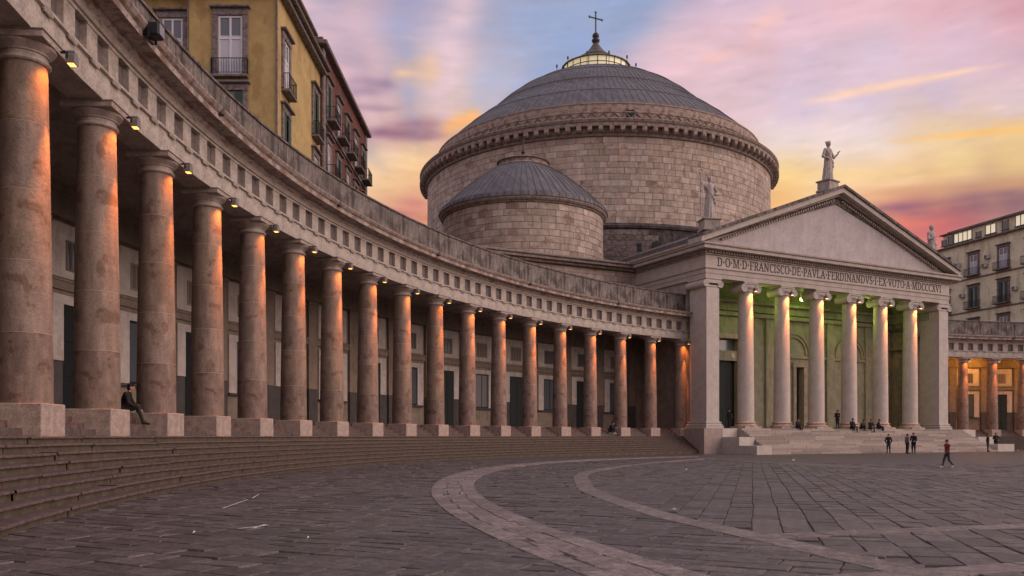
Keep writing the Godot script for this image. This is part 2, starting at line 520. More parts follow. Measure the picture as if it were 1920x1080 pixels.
	# direction of a shaft, its half width, colour, strength
	var rays := [[-62.0, 7.0, 200, 160, 172, 0.4], [-45.0, 6.0, 138, 146, 186, 0.6], [-31.0, 6.0, 228, 188, 192, 0.75], [-20.0, 4.0, 222, 184, 190, 0.4], [-8.0, 6.5, 150, 154, 188, 0.65], [9.0, 6.0, 222, 192, 200, 0.75], [26.0, 7.0, 160, 168, 198, 0.55], [42.0, 9.0, 142, 160, 198, 0.75], [60.0, 6.0, 230, 190, 198, 0.75], [72.0, 5.0, 222, 182, 194, 0.4]]
	var data := PackedByteArray()
	data.resize(W * H * 3)
	# coarse map over the whole sky, refined with streaks where it is read out
	var gw := 384
	var gh := 97
	var grid := PackedColorArray()
	grid.resize(gw * gh)
	var right := Vector3(cos(YAW), 0, sin(YAW))
	var ahead := Vector3(sin(YAW), 0, -cos(YAW))
	for j in gh:
		var el := (j - 1.0) / (gh - 2.0) * PI * 0.5
		for i in gw:
			var az := (i + 0.5) / gw * TAU
			var d := Vector3(sin(az) * cos(el), sin(el), -cos(az) * cos(el))
			# the far sky: blue grey overhead, lilac, rose, then warm towards the horizon
			var hgt := sin(maxf(el, 0.0))
			var base := Color(0.84, 0.66, 0.56).lerp(Color(0.88, 0.74, 0.70), smoothstep(0.0, 0.14, hgt))
			base = base.lerp(Color(0.83, 0.75, 0.81), smoothstep(0.12, 0.38, hgt)).lerp(Color(0.68, 0.70, 0.79), smoothstep(0.3, 0.8, hgt))
			var q := d + 0.25 * Vector3(warp.get_noise_3dv(d), 0, warp.get_noise_3dv(d * 1.3 + Vector3(5, 2, 1)))
			var cl := smoothstep(0.0, 0.45, wisp.get_noise_3d(q.x * 0.9, q.y * 3.2, q.z * 0.9))
			base = base.lerp(Color(0.87, 0.73, 0.75), cl * 0.5 * (1.0 - hgt * 0.5))
			var z := d.dot(ahead)
			var c := base
			if z > 0.25:
				var u := 960.0 + 1600.0 * d.dot(right) / z
				var r := HZ - 1600.0 * d.y / z
				if u > -500 and u < 2500 and r > -500:
					# no clouds are laid nearer than a degree or so: a weighted mean of the colours around
					var sum := Color(0, 0, 0, 0)
					var wsum := 0.0
					for p in pts:
						var dx: float = (u - p[0]) / 1.35
						var dy: float = r - p[1]
						var dist := dx * dx + dy * dy + 420.0
						var w := 1.0 / (dist * sqrt(dist))
						sum += Color(p[2] * w, p[3] * w, p[4] * w, 0)
						wsum += w
					var k := Color(sum.r / wsum / 255.0, sum.g / wsum / 255.0, sum.b / wsum / 255.0)
					var edge := maxf(maxf(-u, u - 1920.0), maxf(-r, 0.0))
					c = base.lerp(k, 1.0 - smoothstep(60.0, 460.0, edge))
			grid[j * gw + i] = c
	for j in H / 2:
		var el := (0.5 - (j + 0.5) / H) * PI
		var gy := clampf(el / (PI * 0.5) * (gh - 2.0) + 1.0, 0.0, gh - 1.001)
		for i in W:
			# column 0 of a panorama looks along -Z, a quarter on along +X
			var az := (i + 0.5) / W * TAU
			var d := Vector3(sin(az) * cos(el), sin(el), -cos(az) * cos(el))
			var n1 := warp.get_noise_3d(d.x * 3.0, d.y * 7.0, d.z * 3.0)
			var n2 := wisp.get_noise_3d(d.x * 2.0 + n1 * 0.3, d.y * 9.0, d.z * 2.0)
			var gx := fposmod(az / TAU * gw - 0.5 + n2 * 0.9, gw)
			var gyy := clampf(gy + n1 * 0.45 + n2 * 0.4, 0.0, gh - 1.001)
			var x0 := int(gx)
			var y0 := int(gyy)
			var fx := gx - x0
			var fy := gyy - y0
			var x1 := (x0 + 1) % gw
			x0 = x0 % gw
			var c := grid[y0 * gw + x0].lerp(grid[y0 * gw + x1], fx).lerp(grid[(y0 + 1) * gw + x0].lerp(grid[(y0 + 1) * gw + x1], fx), fy)
			var n3 := tuft.get_noise_3d(d.x * 1.6, d.y * 9.0, d.z * 1.6)
			var n4 := tuft.get_noise_3d(d.x * 3.5 + n1 * 0.2, d.y * 26.0 + n2 * 0.25, d.z * 3.5)
			var f := 1.0 + 0.05 * n2 + 0.035 * n3 + 0.05 * n4 * absf(n4) * 2.0
			var lum := c.r * 0.3 + c.g * 0.55 + c.b * 0.15
			c = c.lerp(Color(lum, lum * 0.985, lum * 1.02), 0.17)
			var zz := d.dot(ahead)
			if zz > 0.7 and el < 0.6:
				# thin drawn-out clouds, each a soft stroke between two directions
				var u := 960.0 + 1600.0 * d.dot(right) / zz + n2 * 14.0
				var r := HZ - 1600.0 * d.y / zz + n1 * 12.0 + n2 * 8.0
				# shafts of light and shade that fan out from behind the houses
				var fan := Vector2(u - 800.0, 400.0 - r)
				var th := rad_to_deg(atan2(fan.x, fan.y)) + n1 * 2.0
				var far := smoothstep(70.0, 230.0, fan.length()) * (1.0 - 0.55 * smoothstep(500.0, 950.0, fan.length()))
				for q in rays:
					var dth: float = (th - q[0]) / q[1]
					c = c.lerp(Color(q[2] / 255.0, q[3] / 255.0, q[4] / 255.0), exp(-dth * dth) * far * q[5] * clampf(0.9 + n3 * 0.6, 0.3, 1.2))
				for s in strokes:
					var ab := Vector2(s[2] - s[0], s[3] - s[1])
					var ap := Vector2(u - s[0], r - s[1])
					var t := ap.dot(ab) / ab.length_squared()
					if t < -0.3 or t > 1.3:
						continue
					var off := absf(ap.cross(ab)) / ab.length()
					var wid: float = lerpf(s[4], s[5], clampf(t, 0, 1))
					var k := exp(-off * off / (wid * wid)) * smoothstep(-0.25, 0.2, t) * smoothstep(1.25, 0.8, t) * float(s[9]) * clampf(0.85 + n3 * 1.2 + n2 * 0.5, 0.2, 1.2)
					c = c.lerp(Color(s[6] / 255.0, s[7] / 255.0, s[8] / 255.0), clampf(k, 0, 1))
			var o := (j * W + i) * 3
			data[o] = clampi(int(c.r * f * 255.0), 0, 255)
			data[o + 1] = clampi(int(c.g * f * 255.0), 0, 255)
			data[o + 2] = clampi(int(c.b * f * 255.0), 0, 255)
	for j in range(H / 2, H):
		for i in W:
			var o := (j * W + i) * 3
			data[o] = 96
			data[o + 1] = 84
			data[o + 2] = 84
	return Image.create_from_data(W, H, false, Image.FORMAT_RGB8, data)

func set_stage() -> void:
	var cam := Camera3D.new()
	cam.name = "camera"
	cam.projection = Camera3D.PROJECTION_FRUSTUM
	cam.near = 0.1
	cam.far = 2000.0
	cam.size = 0.1 * 1080.0 / FOC
	cam.frustum_offset = Vector2(0.0, 0.1 * (HZ - 540.0) / FOC)
	cam.position = CAM
	cam.rotation.y = -YAW
	add_child(cam)
	cam.make_current()
	var env := Environment.new()
	env.background_mode = Environment.BG_SKY
	var sky := Sky.new()
	var pano := PanoramaSkyMaterial.new()
	pano.panorama = ImageTexture.create_from_image(sky_image())
	sky.sky_material = pano
	env.sky = sky
	env.background_energy_multiplier = 0.76
	env.tonemap_mode = Environment.TONE_MAPPER_LINEAR
	env.tonemap_exposure = 1.45
	env.sdfgi_enabled = true
	env.ssao_enabled = true
	env.ssil_enabled = true
	var we := WorldEnvironment.new()
	we.name = "evening_air"
	we.environment = env
	add_child(we)
	# the last broad light comes low over the open side of the square
	var sun := DirectionalLight3D.new()
	sun.name = "evening_light"
	sun.light_energy = 0.45
	sun.light_color = Color(1.0, 0.89, 0.83)
	sun.light_angular_distance = 60.0
	sun.shadow_enabled = true
	add_child(sun)
	sun.look_at_from_position(Vector3.ZERO, -Vector3(0.64, 0.42, 0.60))
# ---------------------------------------------------------------- the square
func make_ground() -> void:
	var b := MB.new()
	var xs := [-600.0, -200.0, -90.0]
	var x := -75.0
	while x <= 15.0:
		xs.append(x)
		x += 2.5
	xs.append_array([60.0, 150.0, 600.0])
	var zs := [600.0, 100.0, 30.0, 0.0, -30.0, -60.0, -90.0, -150.0, -600.0]
	for i in xs.size() - 1:
		for j in zs.size() - 1:
			b.quad(Vector3(xs[i], ground_y(xs[i]), zs[j]), Vector3(xs[i + 1], ground_y(xs[i + 1]), zs[j]), Vector3(xs[i + 1], ground_y(xs[i + 1]), zs[j + 1]), Vector3(xs[i], ground_y(xs[i]), zs[j + 1]), Vector3.UP)
	var ground := structure("piazza_paving", b.done(), M.lava)
	rng.seed = 4
	# paving stones: rows along one diagonal inside the bands of light stone, along the other outside them
	var near := []
	var right := Vector3(cos(YAW), 0, sin(YAW))
	var ahead := Vector3(sin(YAW), 0, -cos(YAW))
	for zone in 2:
		var az: float = [-0.62, 0.757][zone]
		var e := Vector3(sin(az), 0, -cos(az))
		var f := Vector3(cos(az), 0, sin(az))
		var width: float = [0.37, 0.41][zone]
		for row in range(-200, 200):
			var along := -62.0 + rng.randf() * 0.8
			while along < 62.0:
				var length := rng.randf_range(0.4, 0.85)
				var mid := CAM + e * (along + length * 0.5) + f * ((row + 0.5) * width)
				along += length
				var rel := mid - CAM
				var depth := rel.dot(ahead)
				var side := rel.dot(right)
				if depth < 3.0 or depth > 46.0 or absf(side) > depth * 0.68 + 2.5:
					continue
				var rad := Vector2(mid.x, mid.z).length()
				if rad > 59.6 or (rad > 49.6) != (zone == 0):
					continue
				var tone := rng.randf()
				near.append([depth + absf(side) * 0.2, mid, e, f, length, width, tone])
	near.sort_custom(func(p, q): return p[0] < q[0])
	var mass := MB.new()
	mass.colored = true
	var wave := noise(77, 0.22, 3)
	var bend := func(p: Vector3) -> Vector3:
		return p + Vector3(wave.get_noise_2d(p.x, p.z), 0, wave.get_noise_2d(p.x + 80.0, p.z - 50.0)) * 0.035
	for i in near.size():
		var s: Array = near[i]
		var one := MB.new() if i < 300 else mass
		var mid: Vector3 = s[1]
		var e: Vector3 = s[2]
		var f: Vector3 = s[3]
		var hl: float = s[4] * 0.5 - rng.randf_range(0.002, 0.008)
		var hw: float = s[5] * 0.5 - rng.randf_range(0.002, 0.008)
		var lift := 0.024 + rng.randf_range(-0.004, 0.004)
		var tilt := Vector2(rng.randf_range(-0.006, 0.006), rng.randf_range(-0.006, 0.006))
		var at := mid if i < 300 else Vector3.ZERO
		var top := []
		var low := []
		for k in 4:
			var sl: float = [-1.0, 1.0, 1.0, -1.0][k]
			var sw: float = [-1.0, -1.0, 1.0, 1.0][k]
			var jl := hl + rng.randf_range(-0.007, 0.002)
			var jw := hw + rng.randf_range(-0.007, 0.002)
			var p := mid + e * sl * jl + f * sw * jw
			var q := mid + e * sl * (jl - 0.009) + f * sw * (jw - 0.009)
			p = bend.call(p)
			q = bend.call(q)
			p.y = ground_y(p.x) + 0.004 + lift * 0.35
			q.y = ground_y(q.x) + lift + sl * tilt.x + sw * tilt.y
			low.append([p - Vector3(at.x, 0, at.z), p - Vector3(at.x, lift + 0.03, at.z)])
			top.append(q - Vector3(at.x, 0, at.z))
		if i >= 300:
			var t: float = 0.72 + 0.5 * s[6]
			mass.tint = Color(0.188 * t, 0.163 * t, 0.145 * t)
		one.quad(top[0], top[1], top[2], top[3], Vector3.UP)
		var c: Vector3 = (top[0] + top[2]) * 0.5
		for k in 4:
			var m := (k + 1) % 4
			var out: Vector3 = (top[k] + top[m]) * 0.5 - c
			one.quad(top[k], top[m], low[m][0], low[k][0], out + Vector3.UP * 0.3)
			one.quad(low[k][0], low[m][0], low[m][1], low[k][1], out)
		if i < 300:
			part(ground, "paving_stone", one.done(), M["lava_stone_%d" % mini(4, int(s[6] * 5.0))], Vector3(at.x, 0, at.z))
	var rest := part(ground, "farther_paving_stones", mass.done(), M.paving_mass)
	rest.set_meta("kind", "stuff")
	make_bands(ground)
	# chalk marks and litter
	for a in [[447.0, 991.0, 505.0, 984.5, 0.05], [474.0, 990.5, 498.0, 983.0, 0.05], [418.0, 952.5, 465.0, 936.5, 0.035], [473.0, 934.0, 485.0, 927.0, 0.03]]:
		var p := on_plane(a[0], a[1], 0.034)
		var q := on_plane(a[2], a[3], 0.034)
		var side2: Vector3 = (q - p).cross(Vector3.UP).normalized() * a[4] * 0.5
		var m := MB.new()
		m.quad(p - side2, p + side2, q + side2, q - side2, Vector3.UP)
		part(ground, "chalk_mark", m.done(), M.chalk)

func slab(b: MB, corners: Array, lift: float) -> void:
	# a flat stone with a small chamfer on its upper edge
	var mid := Vector3.ZERO
	for p: Vector3 in corners:
		mid += p * 0.25
	var top := []
	var low := []
	var deep := []
	for p: Vector3 in corners:
		var g := ground_y(p.x)
		var inward := (mid - p).normalized() * 0.014
		top.append(Vector3(p.x + inward.x, g + lift, p.z + inward.z))
		low.append(Vector3(p.x, g + lift - 0.012, p.z))
		deep.append(Vector3(p.x, g - 0.02, p.z))
	b.quad(top[0], top[1], top[2], top[3], Vector3.UP)
	for k in 4:
		var m := (k + 1) % 4
		var out: Vector3 = (low[k] + low[m]) * 0.5 - mid
		out.y = 0
		b.quad(top[k], top[m], low[m], low[k], out + Vector3.UP)
		b.quad(low[k], low[m], deep[m], deep[k], out)

func make_bands(ground: Node3D) -> void:
	rng.seed = 9
	var mass := MB.new()
	mass.colored = true
	var count := 0
	# the broad curved band, three stones wide
	var a := 1.62
	while a > 0.33:
		var step := rng.randf_range(0.010, 0.017)
		var w1 := rng.randf_range(0.28, 0.42)
		var w2 := rng.randf_range(0.62, 0.76)
		var cuts := [52.08, 52.08 + w1 * 1.08, 52.08 + w2 * 1.08, 53.16]
		for k in 3:
			var sh: float = [0.0, 0.004, -0.003][k]
			var r0: float = cuts[k] + 0.008
			var r1: float = cuts[k + 1] - 0.008
			var c := [polar(r0, a + sh, 0), polar(r1, a + sh, 0), polar(r1, a + sh - step + 0.0003, 0), polar(r0, a + sh - step + 0.0003, 0)]
			var lift := 0.036 + rng.randf_range(-0.004, 0.005)
			if a < 1.52 and count < 210:
				var b := MB.new()
				slab(b, c, lift)
				part(ground, "band_stone", b.done(), M["band_stone_%d" % rng.randi_range(0, 2)])
				count += 1
			else:
				var t := rng.randf_range(0.85, 1.2)
				mass.tint = Color(0.345 * t, 0.288 * t, 0.250 * t)
				slab(mass, c, lift)
		a -= step
	# the narrow inner band, the spokes that leave it and the straight band towards the portico
	var lines := [
		[0.46, [Vector2(-52.0, -4.0), Vector2(-50.4, 4.0), Vector2(-48.87, 9.87), Vector2(-48.1, 12.8), Vector2(-46.3, 17.4), Vector2(-44.3, 21.2), Vector2(-39.6, 28.2), Vector2(-31.0, 36.4), Vector2(-24.8, 41.2), Vector2(-20.0, 44.2)]],
		[0.42, [Vector2(-48.87, 9.87), Vector2(-44.41, 9.14), Vector2(-36.0, 7.6), Vector2(-20.0, 4.4)]],
		[0.42, [Vector2(-51.6, 7.2), Vector2(-48.26, 6.75), Vector2(-36.0, 5.0), Vector2(-20.0, 2.8)]],
		[0.50, [Vector2(-20.6, 45.0), Vector2(-24.4, 33.0), Vector2(-27.4, 20.0), Vector2(-28.6, 10.0)]],
		[0.50, [Vector2(-22.4, 36.0), Vector2(-25.2, 26.0), Vector2(-26.6, 16.0), Vector2(-27.4, 8.0)]]]
	for l in lines:
		var pts: Array = l[1]
		var hw: float = l[0] * 0.5
		for i in pts.size() - 1:
			# a smooth curve through the points
			var p0: Vector2 = pts[maxi(i - 1, 0)]
			var p1: Vector2 = pts[i]
			var p2: Vector2 = pts[i + 1]
			var p3: Vector2 = pts[mini(i + 2, pts.size() - 1)]
			var n := maxi(1, int(p1.distance_to(p2) / 0.75))
			for k in n:
				var q := []
				var tan_ := []
				for e in 2:
					var t := float(k + e) / n
					q.append(p1.cubic_interpolate(p2, p0, p3, t))
					tan_.append((p1.cubic_interpolate(p2, p0, p3, minf(t + 0.02, 1.0)) - p1.cubic_interpolate(p2, p0, p3, maxf(t - 0.02, 0.0))).normalized())
				var d0: Vector2 = tan_[0].orthogonal() * hw
				var d1: Vector2 = tan_[1].orthogonal() * hw
				var gap: Vector2 = (q[1] - q[0]).normalized() * 0.006
				var c := []
				for p: Vector2 in [q[0] + d0 + gap, q[0] - d0 + gap, q[1] - d1 - gap, q[1] + d1 - gap]:
					c.append(Vector3(p.x, 0, -p.y))
				var lift := 0.031 + rng.randf_range(-0.002, 0.003)
				if count < 290:
					var b := MB.new()
					slab(b, c, lift)
					part(ground, "band_stone", b.done(), M["band_stone_%d" % rng.randi_range(0, 1)])
					count += 1
				else:
					var t := rng.randf_range(0.82, 1.05)
					mass.tint = Color(0.345 * t, 0.288 * t, 0.250 * t)
					slab(mass, c, lift)
	var rest := part(ground, "farther_band_stones", mass.done(), M.paving_mass)
	rest.set_meta("kind", "stuff")

# ---------------------------------------------------------------- colonnades
func shaft_mesh(y0: float, y1: float, base: float, top: float, rb: float, rt: float) -> ArrayMesh:
	# one drum of a tapering shaft between base and top, with a fine groove at its joints
	var p := PackedVector2Array()
	var n := 5
	var rad := func(y: float) -> float:
		var t := (y - base) / (top - base)
		return lerpf(rb, rt, pow(t, 1.35))
	for i in n + 1:
		var y := lerpf(y0 + 0.006, y1 - 0.006, float(i) / n)
		p.append(Vector2(rad.call(y), y))
	var b := MB.new()
	b.lathe(p, 48, 0.0, TAU, true)
	b.lathe(PackedVector2Array([Vector2(p[0].x - 0.012, y0), p[0]]), 48)
	b.lathe(PackedVector2Array([p[n], Vector2(p[n].x - 0.012, y1)]), 48)
	return b.done()

func cap_mesh() -> ArrayMesh:
	var b := MB.new()
	var p := PackedVector2Array([Vector2(0.455, 9.22), Vector2(0.50, 9.235), Vector2(0.525, 9.265), Vector2(0.525, 9.30), Vector2(0.50, 9.33), Vector2(0.468, 9.345), Vector2(0.468, 9.43), Vector2(0.50, 9.44), Vector2(0.51, 9.47), Vector2(0.56, 9.52), Vector2(0.615, 9.575), Vector2(0.63, 9.62), Vector2(0.55, 9.625)])
	b.lathe(p, 36)
	b.box(0, 9.70, 0, 1.30, 0.15, 1.30, 0.012)
	b.box(0, 9.785, 0, 1.36, 0.03, 1.36, 0.008)
	return b.done()

func lamp(called: String, label: String, at: Vector3, turn: float, group: String, energy: float, glass: String, tone: Color, scale_ := 1.0) -> void:
	# a boxy flood lamp on a bracket, its glass looking down along the shaft
	var t := thing(called, label, "lamp", at, turn, group)
	var b := MB.new()
	b.prism(PackedVector2Array([Vector2(-0.15, 0.0), Vector2(0.15, 0.0), Vector2(0.14, 0.20), Vector2(0.09, 0.27), Vector2(-0.09, 0.27), Vector2(-0.14, 0.20)]), -0.11, 0.11)
	for k in 5:
		b.box(-0.1 + k * 0.05, 0.29, 0, 0.012, 0.05, 0.18)
	part(t, "housing", b.done(), M.lamp_body).scale = Vector3.ONE * scale_
	var k2 := MB.new()
	k2.box(-0.17, 0.18, -0.05, 0.02, 0.16, 0.03)
	k2.box(0.17, 0.18, -0.05, 0.02, 0.16, 0.03)
	k2.box(0, 0.27, -0.12, 0.36, 0.03, 0.04)
	k2.box(0, 0.30, -0.20, 0.06, 0.04, 0.16)
	part(t, "bracket", k2.done(), M.iron).scale = Vector3.ONE * scale_
	pbox(t, "lamp_glass", M[glass], 0, -0.008 * scale_, 0, 0.2 * scale_, 0.012, 0.15 * scale_)
	var s := SpotLight3D.new()
	s.name = "beam"
	s.position = Vector3(0, -0.05, 0)
	energy *= 0.86 + 0.28 * fposmod(at.x * 7.13 + at.z * 3.7, 1.0)
	s.light_energy = energy
	s.light_color = tone
	s.light_size = 0.06
	s.spot_range = 30.0
	s.spot_angle = 42.0
	s.spot_angle_attenuation = 0.7
	s.spot_attenuation = 2.0
	s.shadow_enabled = true
	t.add_child(s)
	s.rotation = Vector3(-PI / 2 + 0.75, 0, 0)   # down, leaning a little towards the shaft
	var s2 := s.duplicate()
	s2.name = "throw"
	s2.light_energy = energy * 14.0
	s2.spot_angle = 13.0
	s2.spot_angle_attenuation = 1.0
	s2.rotation = Vector3(-PI / 2 + 0.16, 0, 0)
	t.add_child(s2)

func colonnade(called: String, label: String, centre: Vector3, side: float, first: int, last: int, end_a: float, lit_inside: bool) -> Node3D:
	# side +1: the arm whose angles are positive; -1: the other one. first..last number the columns
	var t := thing(called, label, "colonnade", centre)
	var ang := func(i: float) -> float: return side * (A0 - DA * i)
	# --- columns
	var drums := []
	var cuts := [2.015, 3.50, 5.02, 6.52, 7.95, 9.235]
	for k in 5:
		drums.append(shaft_mesh(cuts[k], cuts[k + 1], 2.015, 9.235, 0.565, 0.455))
	var rings := [null]
	for k in range(1, 5):
		var rm := MB.new()
		var rr := lerpf(0.565, 0.455, pow((cuts[k] - 2.015) / 7.22, 1.35))
		rm.lathe(PackedVector2Array([Vector2(rr - 0.004, cuts[k] - 0.007), Vector2(rr - 0.001, cuts[k]), Vector2(rr - 0.004, cuts[k] + 0.007)]), 48)
		rings.append(rm.done())
	var cap := cap_mesh()
	var ped2 := MB.new()
	ped2.box(0, 1.6525, 0.0, 1.2, 0.725, 1.22, 0.02)
	var ped_body := ped2.done()
	for i in range(first, last + 1):
		var a: float = ang.call(float(i))
		var c := holder(t, "column", polar(R_COL, a, 0), a)
		part(c, "pedestal", ped_body, M.pedestal)
		for k in 5:
			part(c, "drum", drums[k], M.column_foot if k == 0 else M["column_%d" % posmod(i * 7 + k * 3 + (i * k) % 5, 4)], Vector3.ZERO, 0.7 * k)
			if k > 0:
				part(c, "mortar_joint", rings[k], M.mortar)
		part(c, "capital", cap, M.capital)
		if side > 0.0 and (i == 1 or i == 2):
			# a squared repair let into the shaft
			var pm := MB.new()
			var face := PI + (0.12 if i == 1 else -0.02) + 1.02
			var py := 4.25 if i == 1 else 4.3
			var rr := lerpf(0.565, 0.455, pow((py - 2.015) / 7.22, 1.35))
			pm.lathe(PackedVector2Array([Vector2(rr - 0.01, py), Vector2(rr + 0.006, py + 0.01), Vector2(rr + 0.001, py + (0.42 if i == 1 else 0.2)), Vector2(rr - 0.02, py + (0.43 if i == 1 else 0.21))]), 8, face - (0.32 if i == 1 else 0.2), face + (0.32 if i == 1 else 0.2))
			part(c, "repair_patch", pm.done(), M.column_patch)
	# --- the long arcs, bay by bay
	var a_first: float = ang.call(float(first) - 0.5)
	var bays := last - first + 1
	for i in range(first, last + 1):
		var b0: float = ang.call(float(i) - 0.5)
		var b1: float = ang.call(float(i) + 0.5)
		if i == last:
			b1 = end_a
		var g := (b1 - b0) * 0.0012
		var m := MB.new()
		m.arc(PackedVector2Array([Vector2(61.42, 9.80), Vector2(62.27, 9.80), Vector2(62.27, 10.54), Vector2(61.34, 10.54), Vector2(61.34, 10.47), Vector2(61.42, 10.455)]), b0 + g, b1 - g, 3)
		part(t, "architrave_block", m.done(), M.architrave)
		m = MB.new()
		m.arc(PackedVector2Array([Vector2(61.40, 11.30), Vector2(62.27, 11.30), Vector2(62.27, 11.46), Vector2(61.30, 11.46), Vector2(61.34, 11.38), Vector2(61.40, 11.37)]), b0, b1, 3)
		part(t, "frieze_band", m.done(), M.architrave)
		m = MB.new()
		m.arc(PackedVector2Array([Vector2(61.30, 11.46), Vector2(62.2, 11.46), Vector2(62.2, 12.14), Vector2(60.86, 12.14), Vector2(60.55, 12.07), Vector2(60.56, 12.02), Vector2(60.62, 11.93), Vector2(60.70, 11.87), Vector2(60.71, 11.70), Vector2(60.75, 11.69), Vector2(60.80, 11.71), Vector2(61.16, 11.71), Vector2(61.20, 11.60), Vector2(61.27, 11.54)]), b0 + g, b1 - g, 4)
		part(t, "cornice_block", m.done(), M.cornice)
		for h in 2:
			var p0 := lerpf(b0, b1, h * 0.5)
			var p1 := lerpf(b0, b1, h * 0.5 + 0.5)
			m = MB.new()
			m.arc(PackedVector2Array([Vector2(61.62, 12.14), Vector2(62.1, 12.14), Vector2(62.1, 13.68), Vector2(61.62, 13.68)]), p0 + g, p1 - g, 2)
			part(t, "parapet_block", m.done(), M.parapet)
			m = MB.new()
			m.arc(PackedVector2Array([Vector2(61.55, 13.68), Vector2(62.17, 13.68), Vector2(62.17, 13.76), Vector2(62.05, 13.80), Vector2(61.62, 13.80), Vector2(61.55, 13.76)]), p0 + g, p1 - g, 2)
			part(t, "coping", m.done(), M.roof_edge)
	# --- frieze: three openings to a bay
	var pier := MB.new()
	pier.box(0, 10.92, 0.04, 0.60, 0.76, 0.30, 0.008)
	pier.box(0, 11.285, 0.055, 0.64, 0.035, 0.32, 0.0)
	var pier_mesh := pier.done()
	var met := MB.new()
	met.box(0, 10.92, -0.02, 0.74, 0.76, 0.10)
	var met_mesh := met.done()
	var reg := MB.new()
	reg.box(0, 10.435, 0.255, 0.46, 0.035, 0.05)
	for k in 6:
		reg.box(-0.18 + k * 0.072, 10.40, 0.255, 0.04, 0.045, 0.045)
	var reg_mesh := reg.done()
	for i in range(first * 3 - 1, last * 3 + 2):
		var a1: float = ang.call(i / 3.0)
		var a2: float = ang.call((i + 0.5) / 3.0)
		if side * a2 < side * end_a:
			continue
		var pp := part(t, "frieze_pier", pier_mesh, M.architrave, polar(61.61, a1, 0), a1)
		part(pp, "regula", reg_mesh, M.architrave)
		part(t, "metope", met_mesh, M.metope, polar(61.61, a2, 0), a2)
	# --- rain spouts on the cornice
	for i in range(first, last, 3):
		var a: float = ang.call(i + 0.55)
		var m := MB.new()
		m.box(0, 11.98, 0.02, 0.22, 0.30, 0.34, 0.04)
		part(t, "rain_spout", m.done(), M.ashlar_dark, polar(60.74, a, 0), a)
	# --- floor, ceiling, roof, back wall
	var m2 := MB.new()
	m2.arc(PackedVector2Array([Vector2(62.72, 1.2), Vector2(68.3, 1.2), Vector2(68.3, 2.0), Vector2(62.72, 2.0)]), a_first, end_a, 60)
	part(t, "walk_floor", m2.done(), M.tread)
	m2 = MB.new()
	m2.arc(PackedVector2Array([Vector2(62.27, 10.44), Vector2(68.3, 10.44), Vector2(68.3, 10.6), Vector2(62.27, 10.6)]), a_first, end_a, 60)
	part(t, "walk_ceiling", m2.done(), M.ceiling)
	m2 = MB.new()
	m2.arc(PackedVector2Array([Vector2(62.1, 12.4), Vector2(76.0, 13.2), Vector2(76.0, 13.5), Vector2(62.1, 12.7)]), a_first, end_a, 60)
	part(t, "flat_roof", m2.done(), M.roof_lead)
	m2 = MB.new()
	m2.arc(PackedVector2Array([Vector2(68.0, 0.0), Vector2(76.0, 0.0), Vector2(76.0, 13.2), Vector2(68.0, 13.0)]), a_first, end_a, 60)
	part(t, "back_wall", m2.done(), M.back_wall)
	m2 = MB.new()
	m2.arc(PackedVector2Array([Vector2(67.62, 9.28), Vector2(68.0, 9.28), Vector2(68.0, 10.44), Vector2(67.5, 10.44), Vector2(67.5, 10.2), Vector2(67.62, 10.15)]), a_first, end_a, 60)
	part(t, "wall_beam", m2.done(), M.beam)
	m2 = MB.new()
	m2.arc(PackedVector2Array([Vector2(67.90, 6.72), Vector2(68.0, 6.72), Vector2(68.0, 7.12), Vector2(67.86, 7.12), Vector2(67.86, 7.04), Vector2(67.90, 7.02)]), a_first, end_a, 60)
	part(t, "string_course", m2.done(), M.pilaster)
	# --- wall bays: doors and windows by turns
	for i in range(first, last + 1):
		var ap: float = ang.call(float(i))
		var pl := holder(t, "pilaster", polar(68.0, ap, 0), ap)
		pbox(pl, "shaft", M.pilaster, 0, 6.6, 0.075, 0.86, 5.36, 0.15, 0.01)
		pbox(pl, "foot", M.dado, 0, 3.05, 0.08, 0.90, 2.12, 0.17, 0.01)
		pbox(pl, "cap", M.pilaster, 0, 9.18, 0.10, 0.98, 0.2, 0.22, 0.01)
		var a: float = ang.call(i + 0.5)
		if side * a < side * end_a:
			continue
		var is_door := posmod(i, 2) == 1
		var bay := holder(t, "wall_bay", polar(68.0, a, 0), a)
		if is_door:
			for s: float in [-1.0, 1.0]:
				pbox(bay, "dado", M.dado, s * 1.21, 3.05, 0.03, 0.78, 2.1, 0.06)
				pbox(bay, "jamb", M.cream, s * 1.13, 5.15, 0.055, 0.62, 2.1, 0.11, 0.008)
			pbox(bay, "lintel", M.cream, 0, 6.37, 0.055, 2.88, 0.34, 0.11, 0.008)
			for s: float in [-1.0, 1.0]:
				pbox(bay, "door_leaf", M.door_and_shade, s * 0.41, 4.1, 0.02, 0.80, 4.2, 0.05)
				for q in 3:
					pbox(bay, "door_panel", M.door_and_shade, s * 0.41, 2.75 + q * 1.32, 0.05, 0.56, 1.08, 0.03, 0.012)
		else:
			for s: float in [-1.0, 1.0]:
				pbox(bay, "jamb", M.cream, s * 1.11, 4.85, 0.055, 0.66, 2.66, 0.11, 0.008)
			pbox(bay, "lintel", M.cream, 0, 6.34, 0.055, 2.88, 0.32, 0.11, 0.008)
			pbox(bay, "sill", M.dado, 0, 3.46, 0.09, 2.92, 0.12, 0.18, 0.01)
			pbox(bay, "window_leaf", M.door_and_shade, 0, 4.85, 0.02, 1.56, 2.66, 0.04)
			for s: float in [-1.0, 1.0]:
				pbox(bay, "pane", M.pane, s * 0.38, 4.85, 0.045, 0.66, 2.46, 0.012)
		# upper storey: a pale field with a shuttered window
		pbox(bay, "upper_field", M.cream, 0, 8.19, 0.03, 2.88, 2.0, 0.06)
		var sh := holder(t, "shutter", polar(68.0, a, 0), a)
